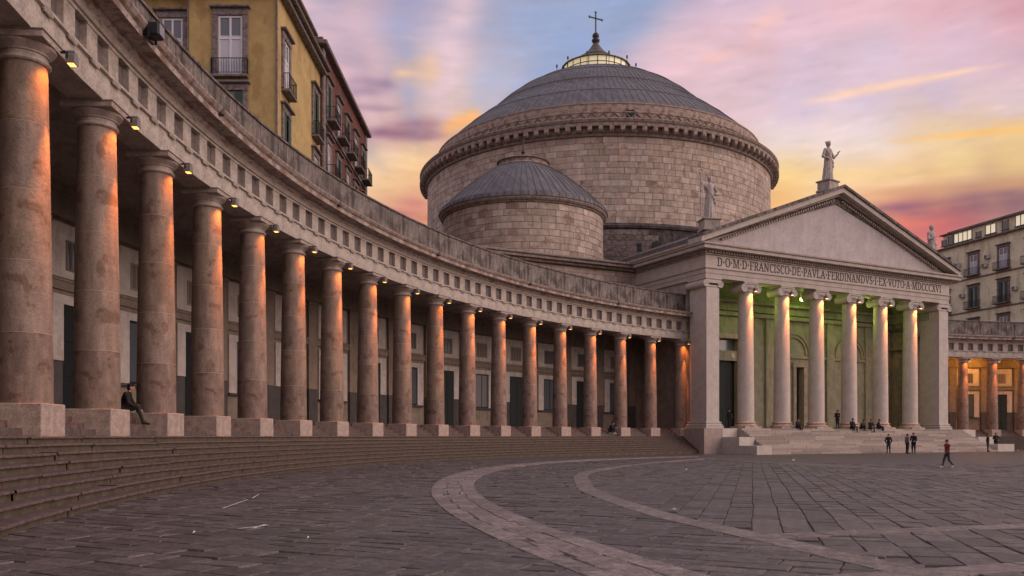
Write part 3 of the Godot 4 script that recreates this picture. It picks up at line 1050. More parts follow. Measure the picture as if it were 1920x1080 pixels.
		pbox(sh, "frame", M.shutter if posmod(i, 4) < 2 else M.slat, 0, 8.05, 0.07, 1.30, 1.14, 0.05, 0.01)
		for q in 4:
			pbox(sh, "slat", M.slat if posmod(i, 4) < 2 else M.pane, -0.45 + q * 0.30, 8.05, 0.10, 0.2, 0.98, 0.03, 0.006)
	return t

func colonnade_steps(t: Node3D, side: float, a_from: float, a_to: float, low: float) -> void:
	# eight steps up to the pedestals, in blocks, then four more between the pedestals
	rng.seed = 21
	for k in 8:
		var flight := holder(t, "step")
		var r0 := 59.2 + 0.28 * k
		var y1 := 0.165 * (k + 1)
		var y0 := y1 - 0.165 if k > 0 else low
		var n := 36
		var cuts := PackedFloat32Array()
		for i in n + 1:
			var w := 0.0 if i == 0 or i == n else rng.randf_range(-0.3, 0.3)
			cuts.append(lerpf(a_from, a_to, (i + w) / n))
		for i in n:
			var jit := rng.randf_range(-0.014, 0.014)
			var up := rng.randf_range(-0.007, 0.007)
			var gap := 0.00013 * side
			var tr := MB.new()
			tr.lathe(PackedVector2Array([Vector2(r0 + 0.6, y1 + up), Vector2(r0 + 0.02 + jit, y1 + up), Vector2(r0 + 0.005 + jit, y1 + up - 0.006), Vector2(r0 + jit, y1 + up - 0.02), Vector2(r0 + jit, y1 + up - 0.045), Vector2(r0 + 0.06 + jit, y1 + up - 0.05)]), 3, cuts[i] - gap, cuts[i + 1] + gap)
			var block := part(flight, "tread", tr.done(), M.tread)
			var ri := MB.new()
			ri.lathe(PackedVector2Array([Vector2(r0 + 0.055 + jit, y1 + up - 0.03), Vector2(r0 + 0.05 + jit, y0 - 0.03)]), 3, cuts[i] - gap, cuts[i + 1] + gap)
			part(flight, "riser", ri.done(), M.riser)
	for k in 4:
		var r0 := 61.62 + 0.29 * k
		var m := MB.new()
		m.arc(PackedVector2Array([Vector2(r0, 1.2), Vector2(r0 + 0.5, 1.2), Vector2(r0 + 0.5, 1.32 + 0.17 * (k + 1) - 0.002 * k), Vector2(r0, 1.32 + 0.17 * (k + 1) - 0.002 * k)]), a_from, a_to, 90)
		part(t, "inner_step", m.done(), M.tread if k > 0 else M.lava)
	var fill := MB.new()
	fill.arc(PackedVector2Array([Vector2(61.3, -0.4), Vector2(62.8, -0.4), Vector2(62.8, 1.318), Vector2(61.3, 1.318)]), a_from, a_to, 90)
	part(t, "stair_core", fill.done(), M.tread)

func make_colonnades() -> void:
	var end_a := A0 - DA * 17.0 - 0.03
	var t := colonnade("colonnade", "long curved stone colonnade with lamps on its columns, sweeping to the portico", Vector3.ZERO, 1.0, -4, 17, end_a, false)
	colonnade_steps(t, 1.0, A0 + DA * 4.5, A0 - DA * 17.3, -0.35)
	# pier that closes the arm beside the portico
	var ap := A0 - DA * 17.9
	var pier := holder(t, "end_pier", polar(R_COL + 0.1, ap, 0), ap)
	pbox(pier, "shaft", M.column_1, 0, 5.6, 0, 1.5, 7.24, 1.1, 0.02)
	pbox(pier, "cap", M.capital, 0, 9.5, 0, 1.62, 0.56, 1.22, 0.03)
	for i in range(-3, 18):
		var a := A0 - DA * i
		lamp("column_lamp", "boxy flood lamp on the %s column of the long colonnade, counted from the portico" % ORDINAL[17 - i], polar(R_COL - 0.98, a, 9.33), a, "lamps on the long colonnade's columns", LAMP, "lamp_glass", Color(1.0, 0.54, 0.19), 0.85)
	var c2 := Vector3(16.4, 0, 0)
	var t2 := colonnade("colonnade", "short stretch of lit colonnade beyond the portico's far corner pillar, its wall glowing yellow", c2, -1.0, 11, 18, -(A0 - DA * 18.0), true)
	colonnade_steps(t2, -1.0, -(A0 - DA * 10.5), -(A0 - DA * 17.3), -0.6)
	for i in range(12, 18):
		var a := -(A0 - DA * i)
		lamp("column_lamp", "boxy flood lamp on the short lit colonnade's %s column from the portico" % ORDINAL[17 - i], c2 + polar(R_COL - 0.98, a, 9.33), a, "lamps on the short colonnade's columns", LAMP, "lamp_glass", Color(1.0, 0.54, 0.19), 0.85)
	# ceiling lamps under the short stretch
	for i in 3:
		var a := -(A0 - DA * (12.5 + 2.0 * i))
		var at := c2 + polar(65.2, a, 10.40)
		var lm := thing("ceiling_lamp", "round yellow ceiling lamp in the short colonnade's %s lit bay from the portico" % ORDINAL[2 - i], "lamp", at, 0.0, "ceiling lamps of the short colonnade")
		var b := MB.new()
		b.lathe(PackedVector2Array([Vector2(0.0, -0.22), Vector2(0.12, -0.20), Vector2(0.2, -0.12), Vector2(0.22, -0.04)]), 20, 0, TAU, true)
		part(lm, "lamp_glass", b.done(), M.warm_lamp_glass)
		b = MB.new()
		b.lathe(PackedVector2Array([Vector2(0.22, -0.05), Vector2(0.25, -0.05), Vector2(0.25, 0.04), Vector2(0.0, 0.04)]), 20)
		part(lm, "rim", b.done(), M.iron)
		var o := OmniLight3D.new()
		o.name = "light"
		o.position = Vector3(0, -0.34, 0)
		o.light_energy = 9.0
		o.light_color = Color(1.0, 0.66, 0.28)
		o.light_size = 0.2
		o.omni_range = 40.0
		o.omni_attenuation = 2.0
		o.shadow_enabled = true
		lm.add_child(o)
# ---------------------------------------------------------------- church
func volute(b: MB, x: float, y: float, z0: float, z1: float, r: float) -> void:
	# a scroll: a roll with a raised spiral on both ends
	var segs := 20
	var keep := b.xf
	for k in segs:
		var t0 := TAU * k / segs
		var t1 := TAU * (k + 1) / segs
		var q0 := Vector3(cos(t0), sin(t0), 0)
		var q1 := Vector3(cos(t1), sin(t1), 0)
		var o := Vector3(x, y, 0)
		b.tri(o + q0 * r + Vector3(0, 0, z0), o + q1 * r + Vector3(0, 0, z0), o + q1 * r + Vector3(0, 0, z1), q0, q1, q1)
		b.tri(o + q0 * r + Vector3(0, 0, z0), o + q1 * r + Vector3(0, 0, z1), o + q0 * r + Vector3(0, 0, z1), q0, q1, q0)
		for e in 2:
			var z := z0 if e == 0 else z1
			var s := -1.0 if e == 0 else 1.0
			b.flat(o + Vector3(0, 0, z - s * 0.03), o + q0 * r * 0.82 + Vector3(0, 0, z - s * 0.03), o + q1 * r * 0.82 + Vector3(0, 0, z - s * 0.03), Vector3(0, 0, s))
			b.quad(o + q0 * r * 0.82 + Vector3(0, 0, z), o + q1 * r * 0.82 + Vector3(0, 0, z), o + q1 * r + Vector3(0, 0, z), o + q0 * r + Vector3(0, 0, z), Vector3(0, 0, s))
			b.quad(o + q0 * r * 0.82 + Vector3(0, 0, z), o + q1 * r * 0.82 + Vector3(0, 0, z), o + q1 * r * 0.82 + Vector3(0, 0, z - s * 0.03), o + q0 * r * 0.82 + Vector3(0, 0, z - s * 0.03), -q0)
			# inner turn of the spiral and its eye
			var i0 := r * (0.62 - 0.24 * k / segs)
			var i1 := r * (0.62 - 0.24 * (k + 1) / segs)
			var zz := Vector3(0, 0, z - s * 0.005)
			b.quad(o + q0 * i0 + zz, o + q1 * i1 + zz, o + q1 * (i1 - r * 0.13) + zz, o + q0 * (i0 - r * 0.13) + zz, Vector3(0, 0, s))
			b.flat(o + zz, o + q0 * r * 0.17 + zz, o + q1 * r * 0.17 + zz, Vector3(0, 0, s))
	b.xf = keep

func make_portico() -> void:
	var t := thing("portico", "pale marble church portico with six columns between corner pillars, pediment and carved inscription", "portico", Vector3(AXIS, 0, -PORT))
	var f := 1.99
	# --- columns
	var shaft := PackedVector2Array()
	for i in 17:
		var k := i / 16.0
		shaft.append(Vector2(lerpf(0.735, 0.615, pow(k, 1.5)), lerpf(f + 0.62, 14.06, k)))
	var sb := MB.new()
	sb.lathe(shaft, 40, 0, TAU, true)
	sb.lathe(PackedVector2Array([Vector2(0.615, 13.98), Vector2(0.66, 14.0), Vector2(0.675, 14.04), Vector2(0.66, 14.08), Vector2(0.615, 14.1), Vector2(0.62, 14.28)]), 40)
	var shaft_mesh_ := sb.done()
	var bb := MB.new()
	bb.box(0, f + 0.09, 0, 1.98, 0.18, 1.98, 0.015)
	bb.lathe(PackedVector2Array([Vector2(0.98, f + 0.18), Vector2(1.0, f + 0.22), Vector2(0.99, f + 0.30), Vector2(0.93, f + 0.34), Vector2(0.86, f + 0.35), Vector2(0.83, f + 0.40), Vector2(0.84, f + 0.45), Vector2(0.88, f + 0.46), Vector2(0.90, f + 0.51), Vector2(0.87, f + 0.57), Vector2(0.80, f + 0.58), Vector2(0.79, f + 0.60), Vector2(0.735, f + 0.63)]), 40)
	var base_mesh := bb.done()
	var cb := MB.new()
	cb.lathe(PackedVector2Array([Vector2(0.62, 14.1), Vector2(0.70, 14.18), Vector2(0.78, 14.28), Vector2(0.80, 14.36), Vector2(0.72, 14.42)]), 32)
	for s: float in [-1.0, 1.0]:
		volute(cb, s * 0.80, 14.18, -0.74, 0.76, 0.35)
	cb.box(0, 14.46, 0, 1.50, 0.14, 1.34, 0.02)
	cb.box(0, 14.60, 0, 1.66, 0.14, 1.50, 0.03)
	cb.box(0, 14.71, 0, 1.72, 0.08, 1.56, 0.02)
	var cap := cb.done()
	for i in 6:
		var x := (i - 2.5) * 4.343
		var c := holder(t, "column", Vector3(x, 0.09, 0))
		part(c, "base", base_mesh, M.marble_dirty, Vector3(0, -0.09, 0))
		part(c, "shaft", shaft_mesh_, M.marble, Vector3(0, -0.09, 0))
		part(c, "capital", cap, M.marble, Vector3(0, 0.0, 0))
		lamp("portico_lamp", "small lamp under the capital of the %s portico column from the long colonnade" % ORDINAL[i], Vector3(AXIS + x + 0.16, 13.98, -PORT + 1.1), 0.0, "lamps under the portico's capitals", 6.0, "portico_lamp_glass", Color(1.0, 0.58, 0.26), 0.9)
	# --- corner pillars
	for s: float in [-1.0, 1.0]:
		var p := holder(t, "corner_pillar", Vector3(s * 15.15, 0, 0))
		var m := MB.new()
		m.box(0, 8.3, -0.45, 1.42, 11.9, 2.2, 0.02)
		part(p, "shaft", m.done(), M.marble)
		m = MB.new()
		m.box(0, f + 0.09, -0.45, 1.98, 0.18, 2.76, 0.015)
		m.box(0, f + 0.26, -0.45, 1.90, 0.16, 2.68, 0.05)
		m.box(0, f + 0.38, -0.45, 1.66, 0.08, 2.44, 0.015)
		m.box(0, f + 0.48, -0.45, 1.74, 0.12, 2.52, 0.04)
		m.box(0, f + 0.57, -0.45, 1.54, 0.06, 2.32, 0.015)
		part(p, "base", m.done(), M.marble)
		m = MB.new()
		m.box(0, 14.14, -0.45, 1.54, 0.10, 2.32, 0.02)
		m.box(0, 14.56, -0.45, 1.66, 0.34, 2.40, 0.03)
		m.box(0, 14.78, -0.45, 1.80, 0.10, 2.52, 0.02)
		for q: float in [-1.0, 1.0]:
			volute(m, q * 0.80, 14.34, -1.66, 0.76, 0.30)
		part(p, "capital", m.done(), M.marble)
	# --- podium, cheek blocks and steps
	var m := MB.new()
	m.box(0.5, 0.79, -5.5, 33.8, 2.4, 13.0, 0.02)
	part(t, "podium", m.done(), M.podium)
	for k in 3:
		var top := f - 0.02 - 0.72 * k
		for s in 2:
			var x0: float = [-14.45, 17.05][s]
			var x1: float = [-12.75, 19.7][s]
			pbox(t, "cheek_block", M.marble, (x0 + x1) * 0.5, (top - 0.5) * 0.5, 1.04 + 2.05 * k - 1.025, x1 - x0 - 0.006 * k, top + 0.5, 2.05, 0.02)
	rng.seed = 17
	for k in 13:
		var y1 := -0.20 + 0.1685 * (k + 1)
		var z1 := 5.1 - 0.3 * k
		var st := holder(t, "step")
		var xs := -12.74 + 0.004 * k
		var xe := 17.04 - 0.004 * k
		while xs < xe - 0.1:
			var wd := minf(rng.randf_range(1.6, 4.2), xe - xs)
			if xe - xs - wd < 1.0:
				wd = xe - xs
			pbox(st, "step_block", M["portico_step_%d" % rng.randi_range(0, 3)], xs + wd * 0.5, y1 - 0.2 + rng.randf_range(-0.006, 0.006), z1 - 1.0 + rng.randf_range(-0.012, 0.012), wd - 0.012, 0.4, 2.0, 0.014)
			xs += wd
	# --- entablature: front beam, sides, frieze, cornice
	var ent := func(called: String, y0: float, y1: float, out: float, material: Material, bev: float) -> void:
		var e := holder(t, called)
		pbox(e, "front", material, 0, (y0 + y1) * 0.5, -0.05, 31.9 + out * 2.0, y1 - y0, 1.42 + out * 2.0, bev)
		for s: float in [-1.0, 1.0]:
			pbox(e, "side", material, s * (15.28 + out * 0.5), (y0 + y1) * 0.5, -5.6, 1.34 + out, y1 - y0, 9.66 - out * 2.0 - 0.004, bev)
	ent.call("architrave", 14.85, 15.22, 0.0, M.marble_entablature, 0.01)
	ent.call("architrave_upper", 15.225, 15.62, 0.04, M.marble_entablature, 0.01)
	ent.call("architrave_moulding", 15.625, 15.76, 0.13, M.marble_entablature, 0.03)
	ent.call("frieze", 15.765, 16.78, 0.02, M.marble, 0.0)
	ent.call("bed_moulding", 16.785, 16.92, 0.16, M.marble_dirty, 0.03)
	ent.call("corona", 17.16, 17.44, 0.82, M.marble_entablature, 0.015)
	ent.call("corona_moulding", 17.445, 17.66, 0.94, M.marble_dirty, 0.05)
	ent.call("dentil_band", 16.925, 17.155, 0.22, M.marble_dirty, 0.0)
	var den := MB.new()
	for k in 106:
		den.box(-15.75 + k * 0.3, 17.03, 0.955, 0.17, 0.2, 0.14)
	for k in 32:
		den.box(-16.25, 17.03, 0.6 - k * 0.3, 0.14, 0.2, 0.17)
	part(t, "dentils", den.done(), M.marble_dirty)
	# inscription cut in the frieze, painted dark
	var tm := TextMesh.new()
	var fnt := SystemFont.new()
	fnt.font_names = PackedStringArray(["Droid Serif"])
	var bold := FontVariation.new()
	bold.base_font = fnt
	bold.variation_embolden = 0.35
	tm.font = bold
	tm.text = "D·O·M·D·FRANCISCO·DE·PAVLA·FERDINANDVS·I·EX·VOTO·A·MDCCCXVI"
	tm.font_size = 64
	tm.pixel_size = 0.0125
	tm.depth = 0.02
	tm.curve_step = 2.0
	var box := tm.get_aabb()
	var ins := part(t, "inscription", tm, M.letter)
	var want := 29.4
	ins.scale = Vector3(want / maxf(box.size.x, 0.1), 0.80 / maxf(box.size.y, 0.1), 1.0)
	var mid := box.get_center()
	ins.position = Vector3(0.0 - mid.x * ins.scale.x, 16.27 - mid.y * ins.scale.y, 0.685)
	# --- pediment
	var half := 16.9
	var rise := 24.35
	var y0 := 17.66
	var tym := MB.new()
	tym.prism(PackedVector2Array([Vector2(-half + 0.3, y0), Vector2(half - 0.3, y0), Vector2(0, rise - 0.62)]), -0.6, 0.35)
	part(t, "tympanum", tym.done(), M.tympanum)
	var slope := Vector2(half, rise - y0 - 0.35)
	var n2 := Vector2(-slope.y, slope.x).normalized()
	for s: float in [-1.0, 1.0]:
		var rk := holder(t, "raking_cornice")
		var lay := [[-0.32, 0.30, 0.62, M.roof_edge], [0.305, 0.52, 0.98, M.marble_dirty], [0.525, 0.95, 1.45, M.marble_entablature], [0.955, 1.2, 1.6, M.roof_edge]]
		for l in lay:
			# from the lower corner up to the ridge, layered outwards
			var up0: float = l[0] - 0.85
			var up1: float = l[1] - 0.85
			var reach: float = l[2] - 0.62 + 0.35 + 0.1
			var k0 := Vector2(half, y0 + 0.36)
			var ridge := Vector2(0, rise)
			var dirn := (k0 - ridge).normalized()
			var nor := Vector2(-dirn.y, dirn.x)
			if nor.y < 0:
				nor = -nor
			var vert := 1.0 / nor.y
			var poly := PackedVector2Array([ridge + Vector2(0, up0 * vert), ridge + Vector2(0, up1 * vert), k0 + Vector2(0, up1 * vert), k0 + Vector2(0, up0 * vert)])
			var outp := PackedVector2Array()
			for q in poly:
				outp.append(Vector2(q.x * s, maxf(q.y, y0 + 0.002)))
			var mm := MB.new()
			mm.prism(outp, -0.55, reach)
			part(rk, "course", mm.done(), l[3])
		# small blocks under the raking cornice
		var rd := MB.new()
		for k in 46:
			var w := (k + 1.0) / 47.0
			var px := lerpf(0.3, half - 2.6, w)
			var py := lerpf(rise, y0 + 0.36, px / half) - 0.80
			rd.box(px * s, py, 0.50, 0.16, 0.18, 0.3)
		part(rk, "dentils", rd.done(), M.marble_dirty)
	# roof slopes behind the gable
	for s: float in [-1.0, 1.0]:
		var rf := MB.new()
		rf.prism(PackedVector2Array([Vector2(0, rise - 0.1), Vector2(0, rise + 0.22), Vector2(s * (half + 0.1), y0 + 0.55), Vector2(s * (half + 0.1), y0 + 0.25)]), -19.0, -0.55)
		part(t, "roof_slope", rf.done(), M.roof_lead)
		pbox(t, "eaves_course", M.marble_entablature, s * (half - 0.35), y0 + 0.16, -9.8, 0.8, 0.31, 18.4, 0.01)
	# --- side walls, back wall and ceiling of the vestibule
	for s: float in [-1.0, 1.0]:
		pbox(t, "side_wall", M.marble_dirty, s * 15.25, 8.42, -6.75, 1.1, 12.86, 9.3, 0.0)
		pbox(t, "side_wall_foot", M.podium, s * 15.85, 2.9, -6.4, 0.12, 1.8, 8.6, 0.01)
	var bw := holder(t, "vestibule_wall")
	# the back wall leaves real doorways
	var zb := -5.45
	var segs := [[-14.7, -9.55], [-7.05, 0.45], [1.45, 14.7]]
	for sgm in segs:
		pbox(bw, "wall_field", M.vestibule, (sgm[0] + sgm[1]) * 0.5, 8.9, zb, sgm[1] - sgm[0], 13.82, 0.7)
	pbox(bw, "over_door", M.vestibule, -8.3, 13.2, zb, 2.49, 5.2, 0.69)
	pbox(bw, "over_door", M.vestibule, 0.95, 12.0, zb, 0.99, 7.62, 0.69)
	pbox(t, "transom_panel", M.vestibule, -8.3, 9.0, zb + 0.1, 2.49, 0.95, 0.3)
	pbox(t, "inner_room_ceiling", M.vestibule, 0, 16.3, -8.6, 29.3, 0.3, 5.6)
	for d in [[-8.3, 2.46, 8.5], [0.95, 0.96, 8.18]]:  # closed near-black leaves added to stand for the unlit room behind
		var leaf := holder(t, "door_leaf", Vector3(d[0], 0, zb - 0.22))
		pbox(leaf, "panel", M.door_and_shade, 0, (f + d[2]) * 0.5, 0, d[1], d[2] - f, 0.08)
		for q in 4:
			pbox(leaf, "raised_panel", M.door_and_shade, -d[1] * 0.25, f + 0.9 + q * 1.55, 0.05, d[1] * 0.36, 1.25, 0.03, 0.01)
			pbox(leaf, "raised_panel", M.door_and_shade, d[1] * 0.25, f + 0.9 + q * 1.55, 0.05, d[1] * 0.36, 1.25, 0.03, 0.01)
	pbox(t, "transom_window", M.pane, -8.3, 10.05, zb - 0.2, 2.46, 1.1, 0.06)
	var emblem := MB.new()
	emblem.lathe(PackedVector2Array([Vector2(0.0, 0.06), Vector2(0.22, 0.06), Vector2(0.28, 0.0)]), 16)
	var em := part(t, "door_emblem", emblem.done(), M.cream, Vector3(-7.6, 9.0, zb + 0.25))
	em.rotation.x = PI / 2
	for d in [[-8.3, 2.5, 10.6], [0.95, 1.0, 8.2]]:
		var fr := holder(t, "door_frame", Vector3(d[0], 0, zb + 0.36))
		for s: float in [-1.0, 1.0]:
			pbox(fr, "jamb", M.marble_dirty, s * (d[1] * 0.5 + 0.22), (f + d[2]) * 0.5, 0.06, 0.42, d[2] - f, 0.24, 0.02)
		pbox(fr, "lintel", M.marble_dirty, 0, d[2] + 0.22, 0.08, d[1] + 1.1, 0.44, 0.3, 0.03)
	# pilasters, inner cornices and arches
	for x: float in [-13.4, -10.9, -5.2, -3.1, 3.1, 5.2, 10.9, 13.4]:
		pbox(t, "inner_pilaster", M.vestibule, x, 7.4, zb + 0.46, 1.1, 10.8, 0.22, 0.02)
	var co := holder(t, "inner_cornice")
	pbox(co, "moulding", M.vestibule, 0, 12.95, zb + 0.55, 29.3, 0.4, 0.45, 0.04)
	pbox(co, "moulding", M.vestibule, 0, 13.6, zb + 0.5, 29.3, 0.7, 0.34, 0.02)
	pbox(co, "moulding", M.vestibule, 0, 14.1, zb + 0.75, 29.3, 0.3, 0.85, 0.05)
	for s: float in [-1.0, 1.0]:
		pbox(co, "side_moulding", M.vestibule, s * 14.5, 13.6, -2.7, 0.4, 0.7, 4.4, 0.02)
		pbox(co, "side_moulding", M.vestibule, s * 14.4, 14.1, -2.7, 0.6, 0.3, 4.4, 0.04)
	pbox(t, "string_course", M.vestibule, 6.2, 9.2, zb + 0.42, 15.0, 0.3, 0.16, 0.02)
	for x: float in [8.05, -0.0]:
		var ar := MB.new()
		for k in 18:
			var t0 := PI * k / 18.0
			var t1 := PI * (k + 1) / 18.0
			for lay2 in [[1.75, 2.05, 0.5], [2.05, 2.2, 0.6]]:
				var q := PackedVector2Array([Vector2(cos(t0), sin(t0)) * lay2[0], Vector2(cos(t0), sin(t0)) * lay2[1], Vector2(cos(t1), sin(t1)) * lay2[1], Vector2(cos(t1), sin(t1)) * lay2[0]])
				var z: float = zb + lay2[2]
				ar.quad(Vector3(q[0].x, q[0].y, z), Vector3(q[1].x, q[1].y, z), Vector3(q[2].x, q[2].y, z), Vector3(q[3].x, q[3].y, z), Vector3.BACK)
				ar.quad(Vector3(q[0].x, q[0].y, z), Vector3(q[3].x, q[3].y, z), Vector3(q[3].x, q[3].y, zb + 0.3), Vector3(q[0].x, q[0].y, zb + 0.3), -Vector3(cos(t0), sin(t0), 0))
				ar.quad(Vector3(q[1].x, q[1].y, z), Vector3(q[2].x, q[2].y, z), Vector3(q[2].x, q[2].y, zb + 0.3), Vector3(q[1].x, q[1].y, zb + 0.3), Vector3(cos(t0), sin(t0), 0))
		part(t, "wall_arch", ar.done(), M.vestibule, Vector3(x, 9.4, 0))
	pbox(t, "vestibule_ceiling", M.vestibule, 0, 16.0, -3.1, 29.2, 0.3, 4.6, 0.0)
	pbox(t, "body_wall", M.marble_dirty, 0, 9.3, -16.9, 31.0, 14.6, 11.0, 0.0)
	# --- green lamps that light the vestibule
	for k in 3:
		# two hang behind columns, one shows between them
		var gp: Vector3 = [on_front(1397.0, 61.2, 13.6), on_front(1503.0, 62.0, 14.6), on_front(1593.0, 61.2, 13.6)][k]
		var gl := thing("vestibule_lamp", ["greenish flood lamp in the vestibule, behind the first portico column from the long colonnade", "greenish flood lamp hanging in view between the second and third portico columns", "greenish flood lamp in the vestibule, behind the fourth portico column"][k], "lamp", gp, 0.0, "green lamps inside the vestibule")
		var gb := MB.new()
		gb.box(0, 0, -0.1, 0.5, 0.34, 0.2, 0.03)
		gb.box(0, 1.2, -0.1, 0.05, 2.2, 0.05)
		part(gl, "housing", gb.done(), M.lamp_body)
		pbox(gl, "lamp_glass", M.green_lamp_glass, 0, 0, 0.01, 0.42, 0.28, 0.02)
		var o := OmniLight3D.new()
		o.name = "light"
		o.position = Vector3(0, -0.1, 0.3)
		o.light_energy = [2.0, 2.4, 2.6][k]
		o.light_color = Color(0.80, 0.93, 0.40)
		o.light_size = 0.2
		o.omni_range = 60.0
		o.omni_attenuation = 2.0
		o.shadow_enabled = true
		gl.add_child(o)

func block_mesh(r: float, w: float, y0: float, y1: float, proud: float) -> ArrayMesh:
	# one curved ashlar block of angular width w, chamfered, centred on angle 0
	var b := MB.new()
	var h := w * 0.5 - 0.006 / r
	var c := 0.02
	var ins := c / r
	var cols := [[-h, r - 0.03], [-h + ins, r + proud], [0.0, r + proud], [h - ins, r + proud], [h, r - 0.03]]
	for k in 4:
		var a: Array = cols[k]
		var d: Array = cols[k + 1]
		var pa := polar(a[1], a[0], y0 + c)
		var pb := polar(d[1], d[0], y0 + c)
		var mid := polar(1.0, (a[0] + d[0]) * 0.5, 0)
		if k == 0:
			mid += Vector3(0.7, 0, 0)
		if k == 3:
			mid -= Vector3(0.7, 0, 0)
		b.quad(pa, pb, pb + Vector3(0, y1 - y0 - 2 * c, 0), pa + Vector3(0, y1 - y0 - 2 * c, 0), mid)
	for k in range(1, 3):
		var a: Array = cols[k]
		var d: Array = cols[k + 1]
		b.quad(polar(a[1], a[0], y1 - c), polar(d[1], d[0], y1 - c), polar(r - 0.03, d[0], y1), polar(r - 0.03, a[0], y1), Vector3(0, 1, -0.5))
		b.quad(polar(a[1], a[0], y0 + c), polar(d[1], d[0], y0 + c), polar(r - 0.03, d[0], y0), polar(r - 0.03, a[0], y0), Vector3(0, -1, -0.5))
	return b.done()

func ashlar(parent: Node3D, r: float, y0: float, y1: float, courses: int, around: int, face: float, spread: float, most: int, seed_: int, tone := "ashlar_%d") -> void:
	# courses of blocks on the side of a drum that looks to the angle face
	rng.seed = seed_
	var w := TAU / around
	var h := (y1 - y0) / courses
	var all := []
	for k in courses:
		# blocks of several lengths to a course
		var kinds := []
		for q in 4:
			kinds.append(block_mesh(r, w * [0.62, 0.9, 1.15, 1.5][q], y0 + k * h + 0.005, y0 + (k + 1) * h - 0.005, [0.0, 0.02, 0.006, 0.012][q]))
		var a := face - spread + rng.randf() * w
		while a < face + spread:
			var q := rng.randi_range(0, 3)
			var ww: float = w * [0.62, 0.9, 1.15, 1.5][q]
			var mid := a + ww * 0.5
			all.append([absf(wrapf(mid - face, -PI, PI)) + rng.randf() * 0.02, mid, kinds[q], [0, 1, 2, 2, 3, 4, 5, 1, 2][rng.randi_range(0, 8)]])
			a += ww
	all.sort_custom(func(p, q): return p[0] < q[0])
	var mass := MB.new()
	mass.colored = true
	for i in all.size():
		if i < most:
			part(parent, "stone_block", all[i][2], M[tone % all[i][3]], Vector3.ZERO, all[i][1])
		else:
			var arr: Array = all[i][2].surface_get_arrays(0)
			mass.xf = Transform3D(Basis(Vector3.UP, all[i][1]), Vector3.ZERO)
			mass.tint = M[tone % all[i][3]].albedo_color.srgb_to_linear()
			for q in arr[Mesh.ARRAY_VERTEX].size():
				mass.put(arr[Mesh.ARRAY_VERTEX][q], arr[Mesh.ARRAY_NORMAL][q])
	if mass.v.size() > 0:
		var rest := part(parent, "more_stone_blocks", mass.done(), M.ashlar_mass)
		rest.set_meta("kind", "stuff")

func seams(parent: Node3D, p: PackedVector2Array, count: int, wide: float, high: float, face: float, spread: float) -> void:
	# standing seams of sheet lead up a dome
	var b := MB.new()
	for k in count:
		var a := TAU * k / count
		if absf(wrapf(a - face, -PI, PI)) > spread:
			continue
		for i in p.size() - 1:
			var d := (p[i + 1] - p[i]).normalized()
			var nr := Vector2(d.y, -d.x)
			var side := Vector3(-cos(a), 0, sin(a)) * wide * 0.5
			var lo := polar(p[i].x, a, p[i].y)
			var hi := polar(p[i + 1].x, a, p[i + 1].y)
			var lift := polar(nr.x, a, nr.y) * high
			b.quad(lo + side + lift, hi + side + lift, hi - side + lift, lo - side + lift, lift)
			b.quad(lo + side, hi + side, hi + side + lift, lo + side + lift, side)
			b.quad(lo - side, hi - side, hi - side + lift, lo - side + lift, -side)
	part(parent, "lead_seams", b.done(), M.lead_seam)

